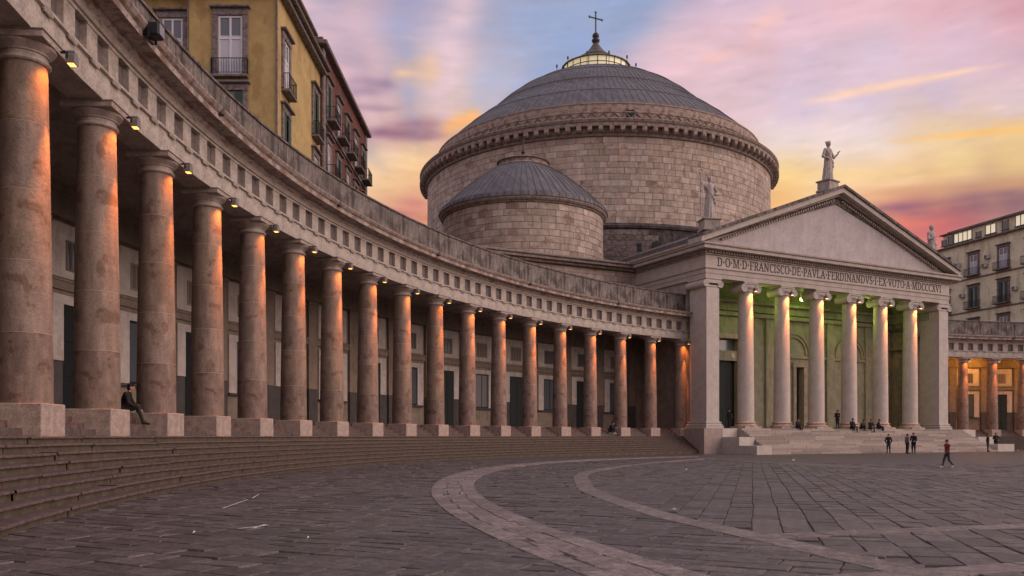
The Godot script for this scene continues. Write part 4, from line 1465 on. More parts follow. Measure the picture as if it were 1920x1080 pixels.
func make_rotunda() -> void:
	var at := Vector3(AXIS, 0, -99.5)
	var t := thing("domed_rotunda", "great round church drum of pale stone blocks under a broad grey lead dome", "rotunda", at)
	var to_cam := CAM - at
	var face := atan2(-to_cam.x, -to_cam.z)
	var r := 22.85
	var drum := holder(t, "drum")
	var m := MB.new()
	m.lathe(PackedVector2Array([Vector2(r - 0.05, 0), Vector2(r - 0.05, 36)]), 120)
	part(drum, "core", m.done(), M.joint)
	ashlar(drum, r, 24.7, 34.2, 14, 100, face, 1.62, 300, 5)
	# dark rough lower drum under a string course
	m = MB.new()
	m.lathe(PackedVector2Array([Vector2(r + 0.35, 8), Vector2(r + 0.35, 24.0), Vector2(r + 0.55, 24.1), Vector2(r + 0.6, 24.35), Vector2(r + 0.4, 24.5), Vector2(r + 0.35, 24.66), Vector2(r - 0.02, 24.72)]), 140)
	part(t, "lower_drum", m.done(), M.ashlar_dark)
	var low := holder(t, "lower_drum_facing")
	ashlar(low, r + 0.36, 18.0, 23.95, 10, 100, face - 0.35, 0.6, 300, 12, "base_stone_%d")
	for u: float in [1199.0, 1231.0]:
		# narrow slits in the lower drum; dark boxes paint the shade inside
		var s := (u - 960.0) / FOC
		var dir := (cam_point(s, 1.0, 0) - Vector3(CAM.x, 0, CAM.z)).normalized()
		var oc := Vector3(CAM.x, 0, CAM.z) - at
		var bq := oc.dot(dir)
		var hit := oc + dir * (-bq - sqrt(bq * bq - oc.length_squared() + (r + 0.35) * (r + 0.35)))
		var sl := pbox(t, "slit_window", M.door_and_shade, hit.x, 21.6 if u > 1210.0 else 22.0, hit.z, 0.9 if u > 1210.0 else 0.4, 2.0 if u > 1210.0 else 0.8, 0.3)
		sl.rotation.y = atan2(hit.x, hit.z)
	# cornice with corbels
	var R := 23.7
	m = MB.new()
	m.lathe(PackedVector2Array([Vector2(r, 34.2), Vector2(r + 0.2, 34.25), Vector2(r + 0.25, 34.5), Vector2(r + 0.35, 34.6), Vector2(r + 0.35, 35.1), Vector2(R - 0.05, 35.12), Vector2(R, 35.2), Vector2(R, 35.5), Vector2(R + 0.12, 35.6), Vector2(R + 0.2, 35.85), Vector2(R + 0.1, 35.95), Vector2(21.0, 36.25)]), 160)
	part(t, "cornice", m.done(), M.drum_cornice)
	var cb := MB.new()
	cb.box(0, 34.86, 0, 0.48, 0.48, 0.86, 0.03)
	cb.box(0, 34.62, -0.1, 0.42, 0.22, 0.5, 0.03)
	var corbel := cb.done()
	for k in 124:
		var a := TAU * k / 124
		if absf(wrapf(a - face, -PI, PI)) < 1.62:
			part(t, "corbel", corbel, M.ring_stone, polar(r + 0.62, a, 0), a)
	# stepped ring with a crossed pattern
	m = MB.new()
	m.lathe(PackedVector2Array([Vector2(21.7, 36.0), Vector2(21.7, 37.25), Vector2(21.78, 37.3), Vector2(21.78, 37.42), Vector2(21.6, 37.5), Vector2(21.55, 38.3), Vector2(21.62, 38.36), Vector2(21.6, 38.5), Vector2(21.1, 38.7)]), 160)
	part(t, "stepped_ring", m.done(), M.ring_stone)
	var lat := MB.new()
	for k in 110:
		var a := TAU * k / 110
		if absf(wrapf(a - face, -PI, PI)) > 1.62:
			continue
		var d := TAU / 110
		for s: float in [-1.0, 1.0]:
			var p0 := polar(21.74, a + s * d * 0.46, 36.15)
			var p1 := polar(21.74, a - s * d * 0.46, 37.2)
			lat.tube(p0, p1, 0.075, 0.075, 5)
	part(t, "crossed_relief", lat.done(), M.relief)
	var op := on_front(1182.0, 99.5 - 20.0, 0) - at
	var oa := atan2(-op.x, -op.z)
	var win := pbox(t, "ring_window", M.door_and_shade, -21.5 * sin(oa), 36.95, -21.5 * cos(oa), 0.9, 1.3, 0.5)  # dark box painted for the shade inside a small opening
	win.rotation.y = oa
	# lead dome
	var dome := PackedVector2Array([Vector2(21.25, 38.6), Vector2(19.9, 39.9), Vector2(18.3, 41.3), Vector2(16.6, 42.65), Vector2(14.85, 43.85), Vector2(14.5, 44.3), Vector2(13.2, 45.5), Vector2(11.4, 46.84), Vector2(9.3, 48.07), Vector2(7.0, 49.07), Vector2(4.4, 49.82)])
	m = MB.new()
	m.lathe(dome, 140, 0, TAU, true)
	part(t, "lead_dome", m.done(), M.lead)
	seams(t, dome, 168, 0.05, 0.03, face, 1.8)
	var hoop := MB.new()
	for h in [2, 5, 7, 8]:
		var q: Vector2 = dome[h]
		hoop.lathe(PackedVector2Array([q + Vector2(0.03, -0.03), q + Vector2(0.055, 0.01), q + Vector2(0.015, 0.05)]), 140)
	part(t, "lead_laps", hoop.done(), M.lead_seam)
	# lantern: a low glazed cone with a lit room inside, posts and hoops, ball and cross
	var lan := holder(t, "lantern")
	m = MB.new()
	m.lathe(PackedVector2Array([Vector2(4.7, 49.6), Vector2(4.75, 49.85), Vector2(4.5, 49.9)]), 60)
	part(lan, "kerb", m.done(), M.bronze)
	m = MB.new()
	m.lathe(PackedVector2Array([Vector2(4.45, 49.85), Vector2(4.45, 51.35)]), 24)
	part(lan, "lantern_window", m.done(), M.lantern_window)
	var bars := MB.new()
	for k in 24:
		var a := TAU * k / 24
		bars.tube(polar(4.5, a, 49.85), polar(4.5, a, 51.4), 0.06 if k % 2 == 0 else 0.035, 0.05, 6)
	for h in [0.0, 0.5, 1.0]:
		var rr := 4.5
		var yy := lerpf(49.9, 51.4, h)
		bars.lathe(PackedVector2Array([Vector2(rr - 0.02, yy - 0.05), Vector2(rr + 0.06, yy), Vector2(rr - 0.02, yy + 0.05)]), 48)
	part(lan, "glazing_bars", bars.done(), M.bronze)
	m = MB.new()
	m.lathe(PackedVector2Array([Vector2(4.75, 51.32), Vector2(4.72, 51.45), Vector2(3.4, 52.1), Vector2(2.35, 52.68), Vector2(2.4, 52.78), Vector2(2.2, 52.86), Vector2(1.4, 53.5), Vector2(0.8, 54.2), Vector2(0.42, 54.8)]), 24)
	part(lan, "cone_roof", m.done(), M.lantern_roof)
	for k in 12:
		var a := TAU * (k + 0.5) / 12
		var po := MB.new()
		po.tube(polar(5.5, a, 49.4), polar(5.5, a, 51.2), 0.045, 0.035, 6)
		po.lathe(PackedVector2Array([Vector2(0, 0)]), 3)
		po.tube(polar(5.5, a, 51.15), polar(5.5, a, 51.5), 0.12, 0.10, 8)
		part(lan, "railing_post", po.done(), M.bronze)
	m = MB.new()
	m.lathe(PackedVector2Array([Vector2(0.42, 54.7), Vector2(0.34, 55.0), Vector2(0.52, 55.15), Vector2(0.56, 55.4), Vector2(0.34, 55.5), Vector2(0.30, 55.62), Vector2(0.46, 55.8), Vector2(0.46, 56.05), Vector2(0.3, 56.3), Vector2(0.0, 56.36)]), 28, 0, TAU, true)
	part(lan, "finial", m.done(), M.bronze)
	var cr := MB.new()
	cr.box(0, 57.75, 0, 0.17, 2.9, 0.13, 0.02)
	cr.box(0, 58.35, 0, 2.1, 0.17, 0.13, 0.02)
	cr.box(-1.05, 58.35, 0, 0.14, 0.34, 0.15, 0.02)
	cr.box(1.05, 58.35, 0, 0.14, 0.34, 0.15, 0.02)
	cr.box(0, 59.2, 0, 0.34, 0.14, 0.15, 0.02)
	part(lan, "cross", cr.done(), M.bronze)

func make_chapel() -> void:
	var at := cam_point(21.0 / FOC * 85.0, 85.0, 0)
	var t := thing("domed_chapel", "small round chapel of pale stone blocks with a little ribbed lead dome", "chapel", at)
	var to_cam := CAM - at
	var face := atan2(-to_cam.x, -to_cam.z)
	var r := 7.9
	var drum := holder(t, "drum")
	var m := MB.new()
	m.lathe(PackedVector2Array([Vector2(r - 0.05, 8), Vector2(r - 0.05, 23)]), 90)
	part(drum, "core", m.done(), M.joint)
	ashlar(drum, r, 15.9, 22.5, 11, 40, face, 1.62, 300, 8)
	m = MB.new()
	m.lathe(PackedVector2Array([Vector2(r, 22.5), Vector2(r + 0.12, 22.53), Vector2(r + 0.15, 22.62), Vector2(r + 0.30, 22.7), Vector2(r + 0.40, 22.85), Vector2(r + 0.38, 23.0), Vector2(r + 0.1, 23.05)]), 110)
	part(t, "cornice", m.done(), M.drum_cornice)
	var dome := PackedVector2Array([Vector2(8.36, 23.0), Vector2(8.3, 23.35), Vector2(7.95, 23.65), Vector2(7.55, 24.0), Vector2(6.8, 24.75), Vector2(5.9, 25.55), Vector2(4.9, 26.4), Vector2(3.9, 27.1), Vector2(3.1, 27.6), Vector2(2.6, 27.85)])
	m = MB.new()
	m.lathe(dome, 100, 0, TAU, true)
	part(t, "lead_dome", m.done(), M.lead)
	seams(t, dome, 72, 0.05, 0.035, face, 1.8)
	m = MB.new()
	m.lathe(PackedVector2Array([Vector2(2.62, 27.7), Vector2(2.72, 27.85), Vector2(2.62, 28.0), Vector2(2.45, 28.05), Vector2(2.45, 28.3), Vector2(2.66, 28.4), Vector2(2.5, 28.5), Vector2(1.6, 28.8), Vector2(0.6, 29.05), Vector2(0.16, 29.15)]), 60)
	part(t, "crown_ring", m.done(), M.drum_cornice)
	m = MB.new()
	m.lathe(PackedVector2Array([Vector2(0.16, 29.1), Vector2(0.1, 29.4), Vector2(0.22, 29.55), Vector2(0.2, 29.7), Vector2(0.09, 29.82), Vector2(0.07, 30.8), Vector2(0.0, 30.84)]), 14)
	part(t, "finial", m.done(), M.bronze)

func make_wing() -> void:
	# the block between portico and chapel, its cornice showing over the colonnade's parapet
	var x0 := -25.0
	var x1 := -8.0
	var front := 68.4
	var t := thing("church_wing", "low stone wing with a moulded cornice below the small chapel's drum", "building", Vector3((x0 + x1) * 0.5, 0, -front))
	var w := x1 - x0
	pbox(t, "wall", M.joint, 0, 8.6, -9.0, w, 17.1, 17.9)
	rng.seed = 3
	var n := 13
	for k in 5:
		for i in n + 1:
			var bw := w / n
			var xx := -w * 0.5 + (i - (0.5 if k % 2 == 0 else 0.0)) * bw
			var a0 := maxf(xx, -w * 0.5)
			var a1 := minf(xx + bw, w * 0.5)
			if a1 - a0 < 0.3:
				continue
			pbox(t, "stone_block", M["ashlar_%d" % rng.randi_range(0, 5)], (a0 + a1) * 0.5, 14.55 + k * 0.52, 0.02, a1 - a0 - 0.014, 0.505, 0.12, 0.015)
	var c := MB.new()
	c.box(0, 17.03, -8.6, w + 0.3, 0.22, 18.2, 0.03)
	c.box(0, 17.28, -8.6, w + 0.9, 0.26, 18.8, 0.03)
	c.box(0, 17.52, -8.6, w + 1.2, 0.2, 19.1, 0.05)
	part(t, "cornice", c.done(), M.drum_cornice)
	pbox(t, "roof", M.roof_lead, 0, 17.66, -8.8, w - 0.4, 0.14, 17.8)
	for s: float in [1.0]:
		# its twin beyond the portico
		var q := thing("church_wing", "low stone wing beyond the portico's far corner, under the cream palazzo", "building", Vector3(AXIS * 2.0 - (x0 + x1) * 0.5, 0, -front))
		pbox(q, "wall", M.ashlar_2, 0, 6.6, -9.0, w, 13.4, 17.9)
		var c2 := MB.new()
		c2.box(0, 13.45, -8.6, w + 0.3, 0.22, 18.2, 0.03)
		c2.box(0, 13.7, -8.6, w + 0.9, 0.22, 18.8, 0.03)
		part(q, "cornice", c2.done(), M.drum_cornice)
# ---------------------------------------------------------------- houses
func window_on(parent: Node3D, at: Vector3, turn: float, w: float, h: float, kind: String) -> void:
	# a tall casement with stone surround; kind: white, green, lit, dark
	var q := holder(parent, "window", at, turn)
	var hw := w * 0.5
	pbox(q, "reveal", M.grey_trim, 0, h * 0.5, -0.04, w, h, 0.04)
	for s: float in [-1.0, 1.0]:
		pbox(q, "surround", M.grey_trim, s * (hw + 0.17), h * 0.5, 0.05, 0.34, h, 0.2, 0.02)
	pbox(q, "lintel", M.grey_trim, 0, h + 0.22, 0.06, w + 0.68, 0.42, 0.22, 0.02)
	pbox(q, "hood", M.grey_trim, 0, h + 0.50, 0.16, w + 1.0, 0.13, 0.46, 0.03)
	if kind == "lit":
		pbox(q, "lit_window", M.lit_window, 0, h * 0.5, 0.0, w - 0.06, h - 0.06, 0.02)
	elif kind == "white":
		pbox(q, "pane", M.pane, 0, h * 0.5, 0.0, w - 0.06, h - 0.06, 0.02)
		pbox(q, "curtain", M.curtain, 0, h * 0.34, 0.015, w * 0.86, h * 0.66, 0.006)
	else:
		pbox(q, "pane", M.pane, 0, h * 0.5, 0.0, w - 0.06, h - 0.06, 0.02)
	if kind == "white" or kind == "dark" or kind == "lit":
		for x: float in [-hw + 0.07, 0.0, hw - 0.07]:
			pbox(q, "stile", M.white_wood, x, h * 0.5, 0.035, 0.12, h, 0.05)
		for y: float in [0.07, h * 0.62, h - 0.07]:
			pbox(q, "rail", M.white_wood, 0, y, 0.037, w, 0.11, 0.05)
	else:
		for s: float in [-1.0, 1.0]:
			pbox(q, "shutter", M.green_wood, s * hw * 0.72, h * 0.5, 0.14, w * 0.34, h * 0.96, 0.05, 0.01)

func balcony_on(parent: Node3D, at: Vector3, turn: float, w: float, out: float) -> void:
	var q := holder(parent, "balcony", at, turn)
	pbox(q, "slab", M.grey_trim, 0, -0.1, out * 0.5, w, 0.16, out, 0.02)
	var b := MB.new()
	var n := int(w / 0.16)
	for k in n + 1:
		b.box(-w * 0.5 + w * k / n, 0.48, out - 0.05, 0.022, 0.95, 0.022)
	for s: float in [-1.0, 1.0]:
		for k in 4:
			b.box(s * (w * 0.5 - 0.02), 0.48, out - 0.05 - (out - 0.1) * k / 4.0, 0.022, 0.95, 0.022)
		b.box(s * (w * 0.5 - 0.02), 0.97, out * 0.5, 0.035, 0.04, out - 0.05)
	b.box(0, 0.97, out - 0.05, w, 0.045, 0.04)
	b.box(0, 0.08, out - 0.05, w, 0.03, 0.03)
	part(q, "railing", b.done(), M.iron)

func make_yellow_house() -> void:
	var x0 := (520.0 - 960.0) / FOC * 54.0
	var t := thing("yellow_house", "tall ochre yellow house with a white balcony window rising behind the long colonnade", "house", cam_point(x0, 54.0, 0), -YAW)
	var top := 29.35
	pbox(t, "wall", M.yellow_plaster, -2.8, top * 0.5, -6.0, 5.6, top, 12.0)
	pbox(t, "wall", M.yellow_plaster, -15.6, top * 0.5, -6.35, 19.98, top - 0.2, 12.0)
	var c := MB.new()
	c.box(-8.0, top + 0.1, -5.8, 17.0, 0.25, 13.0, 0.04)
	c.box(-8.0, top + 0.38, -5.7, 17.6, 0.22, 13.5, 0.06)
	part(t, "eaves", c.done(), M.grey_trim)
	pbox(t, "attic", M.ochre_plaster, -2.4, top + 1.5, -7.4, 4.2, 2.4, 8.0)
	pbox(t, "attic_eaves", M.grey_trim, -2.4, top + 2.8, -7.4, 4.7, 0.2, 8.5, 0.04)
	var pipe := MB.new()
	pipe.tube(Vector3(0.0, 8.0, 0.08), Vector3(0.0, top, 0.08), 0.06, 0.06, 8)
	pipe.tube(Vector3(-5.65, 8.0, 0.06), Vector3(-5.65, top, 0.06), 0.05, 0.05, 8)
	part(t, "drain_pipe", pipe.done(), M.grey_trim)
	for k in 4:
		var y := 24.15 - 4.75 * k
		window_on(t, Vector3(-2.95, y, 0.0), 0.0, 1.55, 3.75, "white" if k == 0 else "green")
		balcony_on(t, Vector3(-2.95, y - 0.02, 0.0), 0.0, 2.3, 0.4)
		window_on(t, Vector3(-6.75, y, -0.35), 0.0, 1.35, 3.75, "white")
		window_on(t, Vector3(-10.9, y, -0.35), 0.0, 1.35, 3.75, "white")
		for s in 2:
			var z: float = [-1.9, -10.2][s]
			window_on(t, Vector3(0.0, y - 0.4, z), PI / 2, 1.35, 3.3, "white" if (k + s) % 2 == 0 else "green")
			balcony_on(t, Vector3(0.0, y - 0.42, z), PI / 2, 2.0, 0.55)

func make_red_house() -> void:
	var t := thing("red_house", "dark red house with green shutters and iron balconies, next after the yellow house", "house", cam_point(-14.75, 66.2, 0), -YAW)
	var top := 31.6
	pbox(t, "wall", M.red_plaster, -6.0, top * 0.5, -10.0, 12.0, top, 20.0)
	pbox(t, "eaves", M.grey_trim, -6.0, top + 0.15, -10.0, 13.0, 0.34, 21.0, 0.06)
	pbox(t, "roof", M.roof_tile, -6.0, top + 0.5, -10.0, 12.2, 0.4, 20.2, 0.05)
	pbox(t, "corner_strip", M.grey_trim, 0.02, top * 0.5, -19.6, 0.24, top - 0.3, 0.8, 0.02)
	pbox(t, "corner_strip", M.grey_trim, 0.02, top * 0.5, -0.4, 0.24, top - 0.3, 0.8, 0.02)
	for k in 5:
		var y := 26.4 - 4.6 * k
		pbox(t, "string_course", M.grey_trim, 0.04, y - 0.35, -10.0, 0.2, 0.24, 18.4, 0.02)
		for s in 5:
			var z := -2.2 - 3.9 * s
			window_on(t, Vector3(0.0, y, z), PI / 2, 1.2, 2.9, ["green", "dark", "green", "white", "green"][(k + s) % 5])
			balcony_on(t, Vector3(0.0, y - 0.02, z), PI / 2, 2.2, 0.85)

func make_palazzo() -> void:
	var p1 := cam_point((1935.0 - 960.0) / FOC * 118.0, 118.0, 0)
	var p2 := cam_point((1742.0 - 960.0) / FOC * 136.0, 136.0, 0)
	var ex := (p1 - p2).normalized()
	var turn := atan2(-ex.z, ex.x)
	var t := thing("palazzo", "cream palazzo with lit attic windows rising behind the portico's far corner", "building", p2, turn)
	var length := p1.distance_to(p2) + 16.0
	var top := 30.3
	pbox(t, "wall", M.cream_plaster, length * 0.5, top * 0.5, -8.0, length, top, 16.0)
	pbox(t, "attic", M.cream_plaster, length * 0.5 + 1.0, top + 1.2, -8.4, length - 2.0, 2.5, 15.0)
	var c := MB.new()
	c.box(length * 0.5, top + 0.12, -7.8, length + 0.6, 0.24, 16.6, 0.04)
	part(t, "ledge", c.done(), M.grey_trim)
	pbox(t, "eaves", M.grey_trim, length * 0.5 + 1.0, top + 2.55, -8.3, length - 1.2, 0.18, 15.8, 0.04)
	pbox(t, "roof", M.roof_tile, length * 0.5 + 1.0, top + 2.85, -8.6, length - 2.4, 0.42, 14.4, 0.05)
	for y: float in [24.95, 20.0, 15.2]:
		pbox(t, "string_course", M.grey_trim, length * 0.5, y, 0.06, length, 0.22, 0.14, 0.02)
	var along := func(u: float) -> float:
		# place on the facade seen in column u of the picture
		var s := (u - 960.0) / FOC
		var d := cam_point(s, 1.0, 0) - Vector3(CAM.x, 0, CAM.z)
		var o := p2 - Vector3(CAM.x, 0, CAM.z)
		var k: float = (d.x * o.z - d.z * o.x) / (d.z * ex.x - d.x * ex.z)
		return k
	var cols := [1772.0, 1826.0, 1882.0, 1936.0]
	for i in 4:
		var x: float = along.call(cols[i])
		window_on(t, Vector3(x, 25.5, 0.0), 0.0, 1.45, 2.9, ["dark", "white", "white", "dark"][i])
		window_on(t, Vector3(x, 20.6, 0.0), 0.0, 1.45, 2.9, ["dark", "green", "green", "dark"][i])
		window_on(t, Vector3(x, 15.8, 0.0), 0.0, 1.45, 2.7, ["dark", "green", "dark", "green"][i])
		balcony_on(t, Vector3(x, 25.4, 0.0), 0.0, 2.6, 0.8)
		balcony_on(t, Vector3(x, 20.5, 0.0), 0.0, 2.6, 0.8)
		balcony_on(t, Vector3(x, 15.7, 0.0), 0.0, 2.6, 0.8)
	for a in [[1762.0, 0.9, 1.0, "pane"], [1774.0, 1.0, 1.3, "pane"], [1797.0, 3.4, 1.35, "lit_window"], [1826.0, 0.9, 0.8, "pane"], [1849.0, 1.8, 1.3, "lit_window"], [1876.0, 1.0, 1.3, "pane"], [1905.0, 1.7, 1.45, "lit_window"], [1930.0, 1.2, 1.3, "pane"]]:
		var x: float = along.call(a[0])
		var q := holder(t, "attic_window", Vector3(x, top + 0.85, -0.9))
		pbox(q, "lit_window" if a[3] == "lit_window" else "pane", M[a[3]], 0, a[2] * 0.5, 0.02, a[1], a[2], 0.04)
		var n := maxi(1, int(a[1] / 0.8))
		for k in n + 1:
			pbox(q, "stile", M.grey_trim, -a[1] * 0.5 + a[1] * k / n, a[2] * 0.5, 0.06, 0.1, a[2] + 0.1, 0.08)
		pbox(q, "sill", M.grey_trim, 0, -0.05, 0.12, a[1] + 0.3, 0.1, 0.3, 0.02)
	# cooling units on brackets and a few pots on the attic terrace
	for a in [[1853.0, 27.6, "upper of two cooling units between the cream palazzo's top windows"], [1848.0, 26.4, "lower of two cooling units between the cream palazzo's top windows"], [1806.0, 22.6, "pale cooling unit beside a shuttered middle-floor window of the cream palazzo"], [1798.0, 27.4, "pale cooling unit on the cream palazzo next to the bowed statue"], [1905.0, 22.2, "pale cooling unit beyond the cream palazzo's second shuttered window"]]:
		var x: float = along.call(a[0])
		var ac := thing("cooling_unit", a[2], "appliance", p2 + ex * x + Vector3(0, a[1], 0) + ex.cross(Vector3.UP) * 0.26, turn, "cooling units on the palazzo")
		pbox(ac, "case", M.ac_white, 0, 0, 0, 0.85, 0.6, 0.34, 0.03)
		var fan := MB.new()
		for k in 4:
			fan.lathe(PackedVector2Array([Vector2(0.05 + 0.05 * k, 0.0), Vector2(0.07 + 0.05 * k, 0.012), Vector2(0.09 + 0.05 * k, 0.0)]), 18)
		var fm := part(ac, "grille", fan.done(), M.iron, Vector3(-0.12, 0, 0.17))
		fm.rotation.x = PI / 2
		var br := MB.new()
		br.box(-0.3, -0.32, -0.1, 0.04, 0.04, 0.5)
		br.box(0.3, -0.32, -0.1, 0.04, 0.04, 0.5)
		part(ac, "bracket", br.done(), M.iron)

# ---------------------------------------------------------------- figures
# A figure is a list of bones [from, to, radius, radius, colour]; their rounded union is meshed as one surface.
func field_mesh(out: MB, bones: Array, cell: float, soft: float) -> void:
	var lo := Vector3.ONE * 1e9
	var hi := -lo
	for b in bones:
		var r: float = maxf(b[2], b[3]) + soft + cell * 2.0
		for p: Vector3 in [b[0], b[1]]:
			lo = lo.min(p - Vector3.ONE * r)
			hi = hi.max(p + Vector3.ONE * r)
	var nx := int((hi.x - lo.x) / cell) + 2
	var ny := int((hi.y - lo.y) / cell) + 2
	var nz := int((hi.z - lo.z) / cell) + 2
	var f := PackedFloat32Array()
	f.resize(nx * ny * nz)
	f.fill(1.0)
	var owner_ := PackedByteArray()
	owner_.resize(nx * ny * nz)
	var best := PackedFloat32Array()
	best.resize(nx * ny * nz)
	best.fill(1e9)
	for bi in bones.size():
		var b: Array = bones[bi]
		var a: Vector3 = b[0]
		var e: Vector3 = b[1]
		var ra: float = b[2]
		var rb: float = b[3]
		var reach := maxf(ra, rb) + soft + cell * 2.0
		var mn := (a.min(e) - Vector3.ONE * reach - lo) / cell
		var mx := (a.max(e) + Vector3.ONE * reach - lo) / cell
		var ab := e - a
		var l2 := maxf(ab.length_squared(), 1e-9)
		for k in range(maxi(0, int(mn.z)), mini(nz - 1, int(mx.z) + 1) + 1):
			for j in range(maxi(0, int(mn.y)), mini(ny - 1, int(mx.y) + 1) + 1):
				var row := (k * ny + j) * nx
				for i in range(maxi(0, int(mn.x)), mini(nx - 1, int(mx.x) + 1) + 1):
					var p := lo + Vector3(i, j, k) * cell
					var t := clampf((p - a).dot(ab) / l2, 0.0, 1.0)
					var d := p.distance_to(a + ab * t) - lerpf(ra, rb, t)
					var o := f[row + i]
					var h := maxf(soft - absf(o - d), 0.0) / soft
					f[row + i] = minf(o, d) - h * h * soft * 0.25
					if d < best[row + i]:
						best[row + i] = d
						owner_[row + i] = b[4]
	# surface nets
	var at := {}
	var verts := PackedVector3Array()
	var nors := PackedVector3Array()
	var cols := PackedByteArray()
	var corner := [0, 1, nx, nx + 1, nx * ny, nx * ny + 1, nx * ny + nx, nx * ny + nx + 1]
	for k in nz - 1:
		for j in ny - 1:
			for i in nx - 1:
				var id := (k * ny + j) * nx + i
				var inside := 0
				for c: int in corner:
					if f[id + c] < 0.0:
						inside += 1
				if inside == 0 or inside == 8:
					continue
				var sum := Vector3.ZERO
				var n := 0
				for e in 12:
					var c0: int = [0, 2, 4, 6, 0, 1, 4, 5, 0, 1, 2, 3][e]
					var c1: int = [1, 3, 5, 7, 2, 3, 6, 7, 4, 5, 6, 7][e]
					var v0 := f[id + corner[c0]]
					var v1 := f[id + corner[c1]]
					if (v0 < 0.0) == (v1 < 0.0):
						continue
					var t := v0 / (v0 - v1)
					var q0 := Vector3(c0 & 1, (c0 >> 1) & 1, c0 >> 2)
					var q1 := Vector3(c1 & 1, (c1 >> 1) & 1, c1 >> 2)
					sum += q0.lerp(q1, t)
					n += 1
				at[id] = verts.size()
				verts.append(lo + (Vector3(i, j, k) + sum / n) * cell)
				var g := Vector3(f[id + 1] - f[id] + f[id + corner[7]] - f[id + corner[6]], f[id + nx] - f[id] + f[id + corner[7]] - f[id + corner[5]], f[id + nx * ny] - f[id] + f[id + corner[7]] - f[id + corner[3]])
				nors.append(g.normalized())
				cols.append(owner_[id])
	var palette: Array = out.get_meta("palette") if out.has_meta("palette") else [Color(1, 1, 1)]
	var step := [1, nx, nx * ny]
	for id: int in at:
		for ax in 3:
			var s: int = step[ax]
			var b1: int = step[(ax + 1) % 3]
			var b2: int = step[(ax + 2) % 3]
			if id + s >= f.size() or (f[id] < 0.0) == (f[id + s] < 0.0):
				continue
			if not (at.has(id - b1) and at.has(id - b2) and at.has(id - b1 - b2)):
				continue
			var q: Array = [at[id], at[id - b1], at[id - b1 - b2], at[id - b2]]
			for tr in [[0, 1, 2], [0, 2, 3]]:
				var i0: int = q[tr[0]]
				var i1: int = q[tr[1]]
				var i2: int = q[tr[2]]
				out.tint = palette[cols[i0]]
				out.tri(verts[i0], verts[i1], verts[i2], nors[i0], nors[i1], nors[i2])

func hand_bones(w: Vector3, dir: Vector3, side: Vector3, curl: Vector3, c: int) -> Array:
	# palm, four unequal bent fingers and a thumb from the side of the palm
	var out := []
	var palm := w + dir * 0.085
	for k in 3:
		out.append([w + side * (k - 1) * 0.016, palm + side * (k - 1) * 0.024, 0.017, 0.015, c])
	var lens := [0.068, 0.078, 0.072, 0.056]
	for k in 4:
		var r := palm + side * (0.030 - k * 0.020)
		var m: Vector3 = r + (dir * 0.8 + curl * 0.35).normalized() * lens[k] * 0.55
		var e: Vector3 = m + (dir * 0.35 + curl * 0.85).normalized() * lens[k] * 0.5
		out.append([r, m, 0.0095, 0.009, c])
		out.append([m, e, 0.009, 0.0078, c])
	var th := w + dir * 0.03 + side * 0.03
	var tm := th + (dir * 0.6 + side * 0.7).normalized() * 0.045
	out.append([th, tm, 0.012, 0.0105, c])
	out.append([tm, tm + (dir * 0.8 + curl * 0.5).normalized() * 0.032, 0.0105, 0.0085, c])
	return out

func head_bones(neck: Vector3, look: Vector3, up: Vector3, s: float) -> Array:
	var c := neck + up * 0.150 * s + look * 0.025
	var right := look.cross(up).normalized()
	var b := []
	b.append([neck - up * 0.02, neck + up * 0.09, 0.056 * s, 0.052 * s, 0])
	b.append([c + up * 0.03 - look * 0.018, c + up * 0.03 + look * 0.016, 0.088 * s, 0.080 * s, 0])
	b.append([c - up * 0.03 + look * 0.02, c - up * 0.085 + look * 0.045, 0.064 * s, 0.036 * s, 0])
	b.append([c + up * 0.012 + look * 0.088, c - up * 0.022 + look * 0.108, 0.011, 0.017, 0])        # nose
	b.append([c - up * 0.052 + look * 0.083 - right * 0.018, c - up * 0.052 + look * 0.083 + right * 0.018, 0.010, 0.010, 5])   # mouth
	for q: float in [-1.0, 1.0]:
		b.append([c + right * q * 0.082 + up * 0.012, c + right * q * 0.086 - up * 0.03, 0.018, 0.014, 0])   # ear
		b.append([c + right * q * 0.032 + up * 0.020 + look * 0.078, c + right * q * 0.036 + up * 0.020 + look * 0.080, 0.0085, 0.0085, 4])   # eye
	b.append([c + up * 0.070 - look * 0.03, c + up * 0.068 + look * 0.030, 0.078 * s, 0.066 * s, 4])
	for q: float in [-1.0, 1.0]:
		b.append([c + right * q * 0.042 + up * 0.062 - look * 0.03, c + right * q * 0.040 + up * 0.066 + look * 0.026, 0.056 * s, 0.048 * s, 4])
		b.append([c + right * q * 0.046 + up * 0.04 - look * 0.035, c + right * q * 0.044 - up * 0.02 - look * 0.035, 0.052 * s, 0.04 * s, 4])
	b.append([c + up * 0.05 - look * 0.06, c - up * 0.035 - look * 0.062, 0.062 * s, 0.046 * s, 4])
	return b

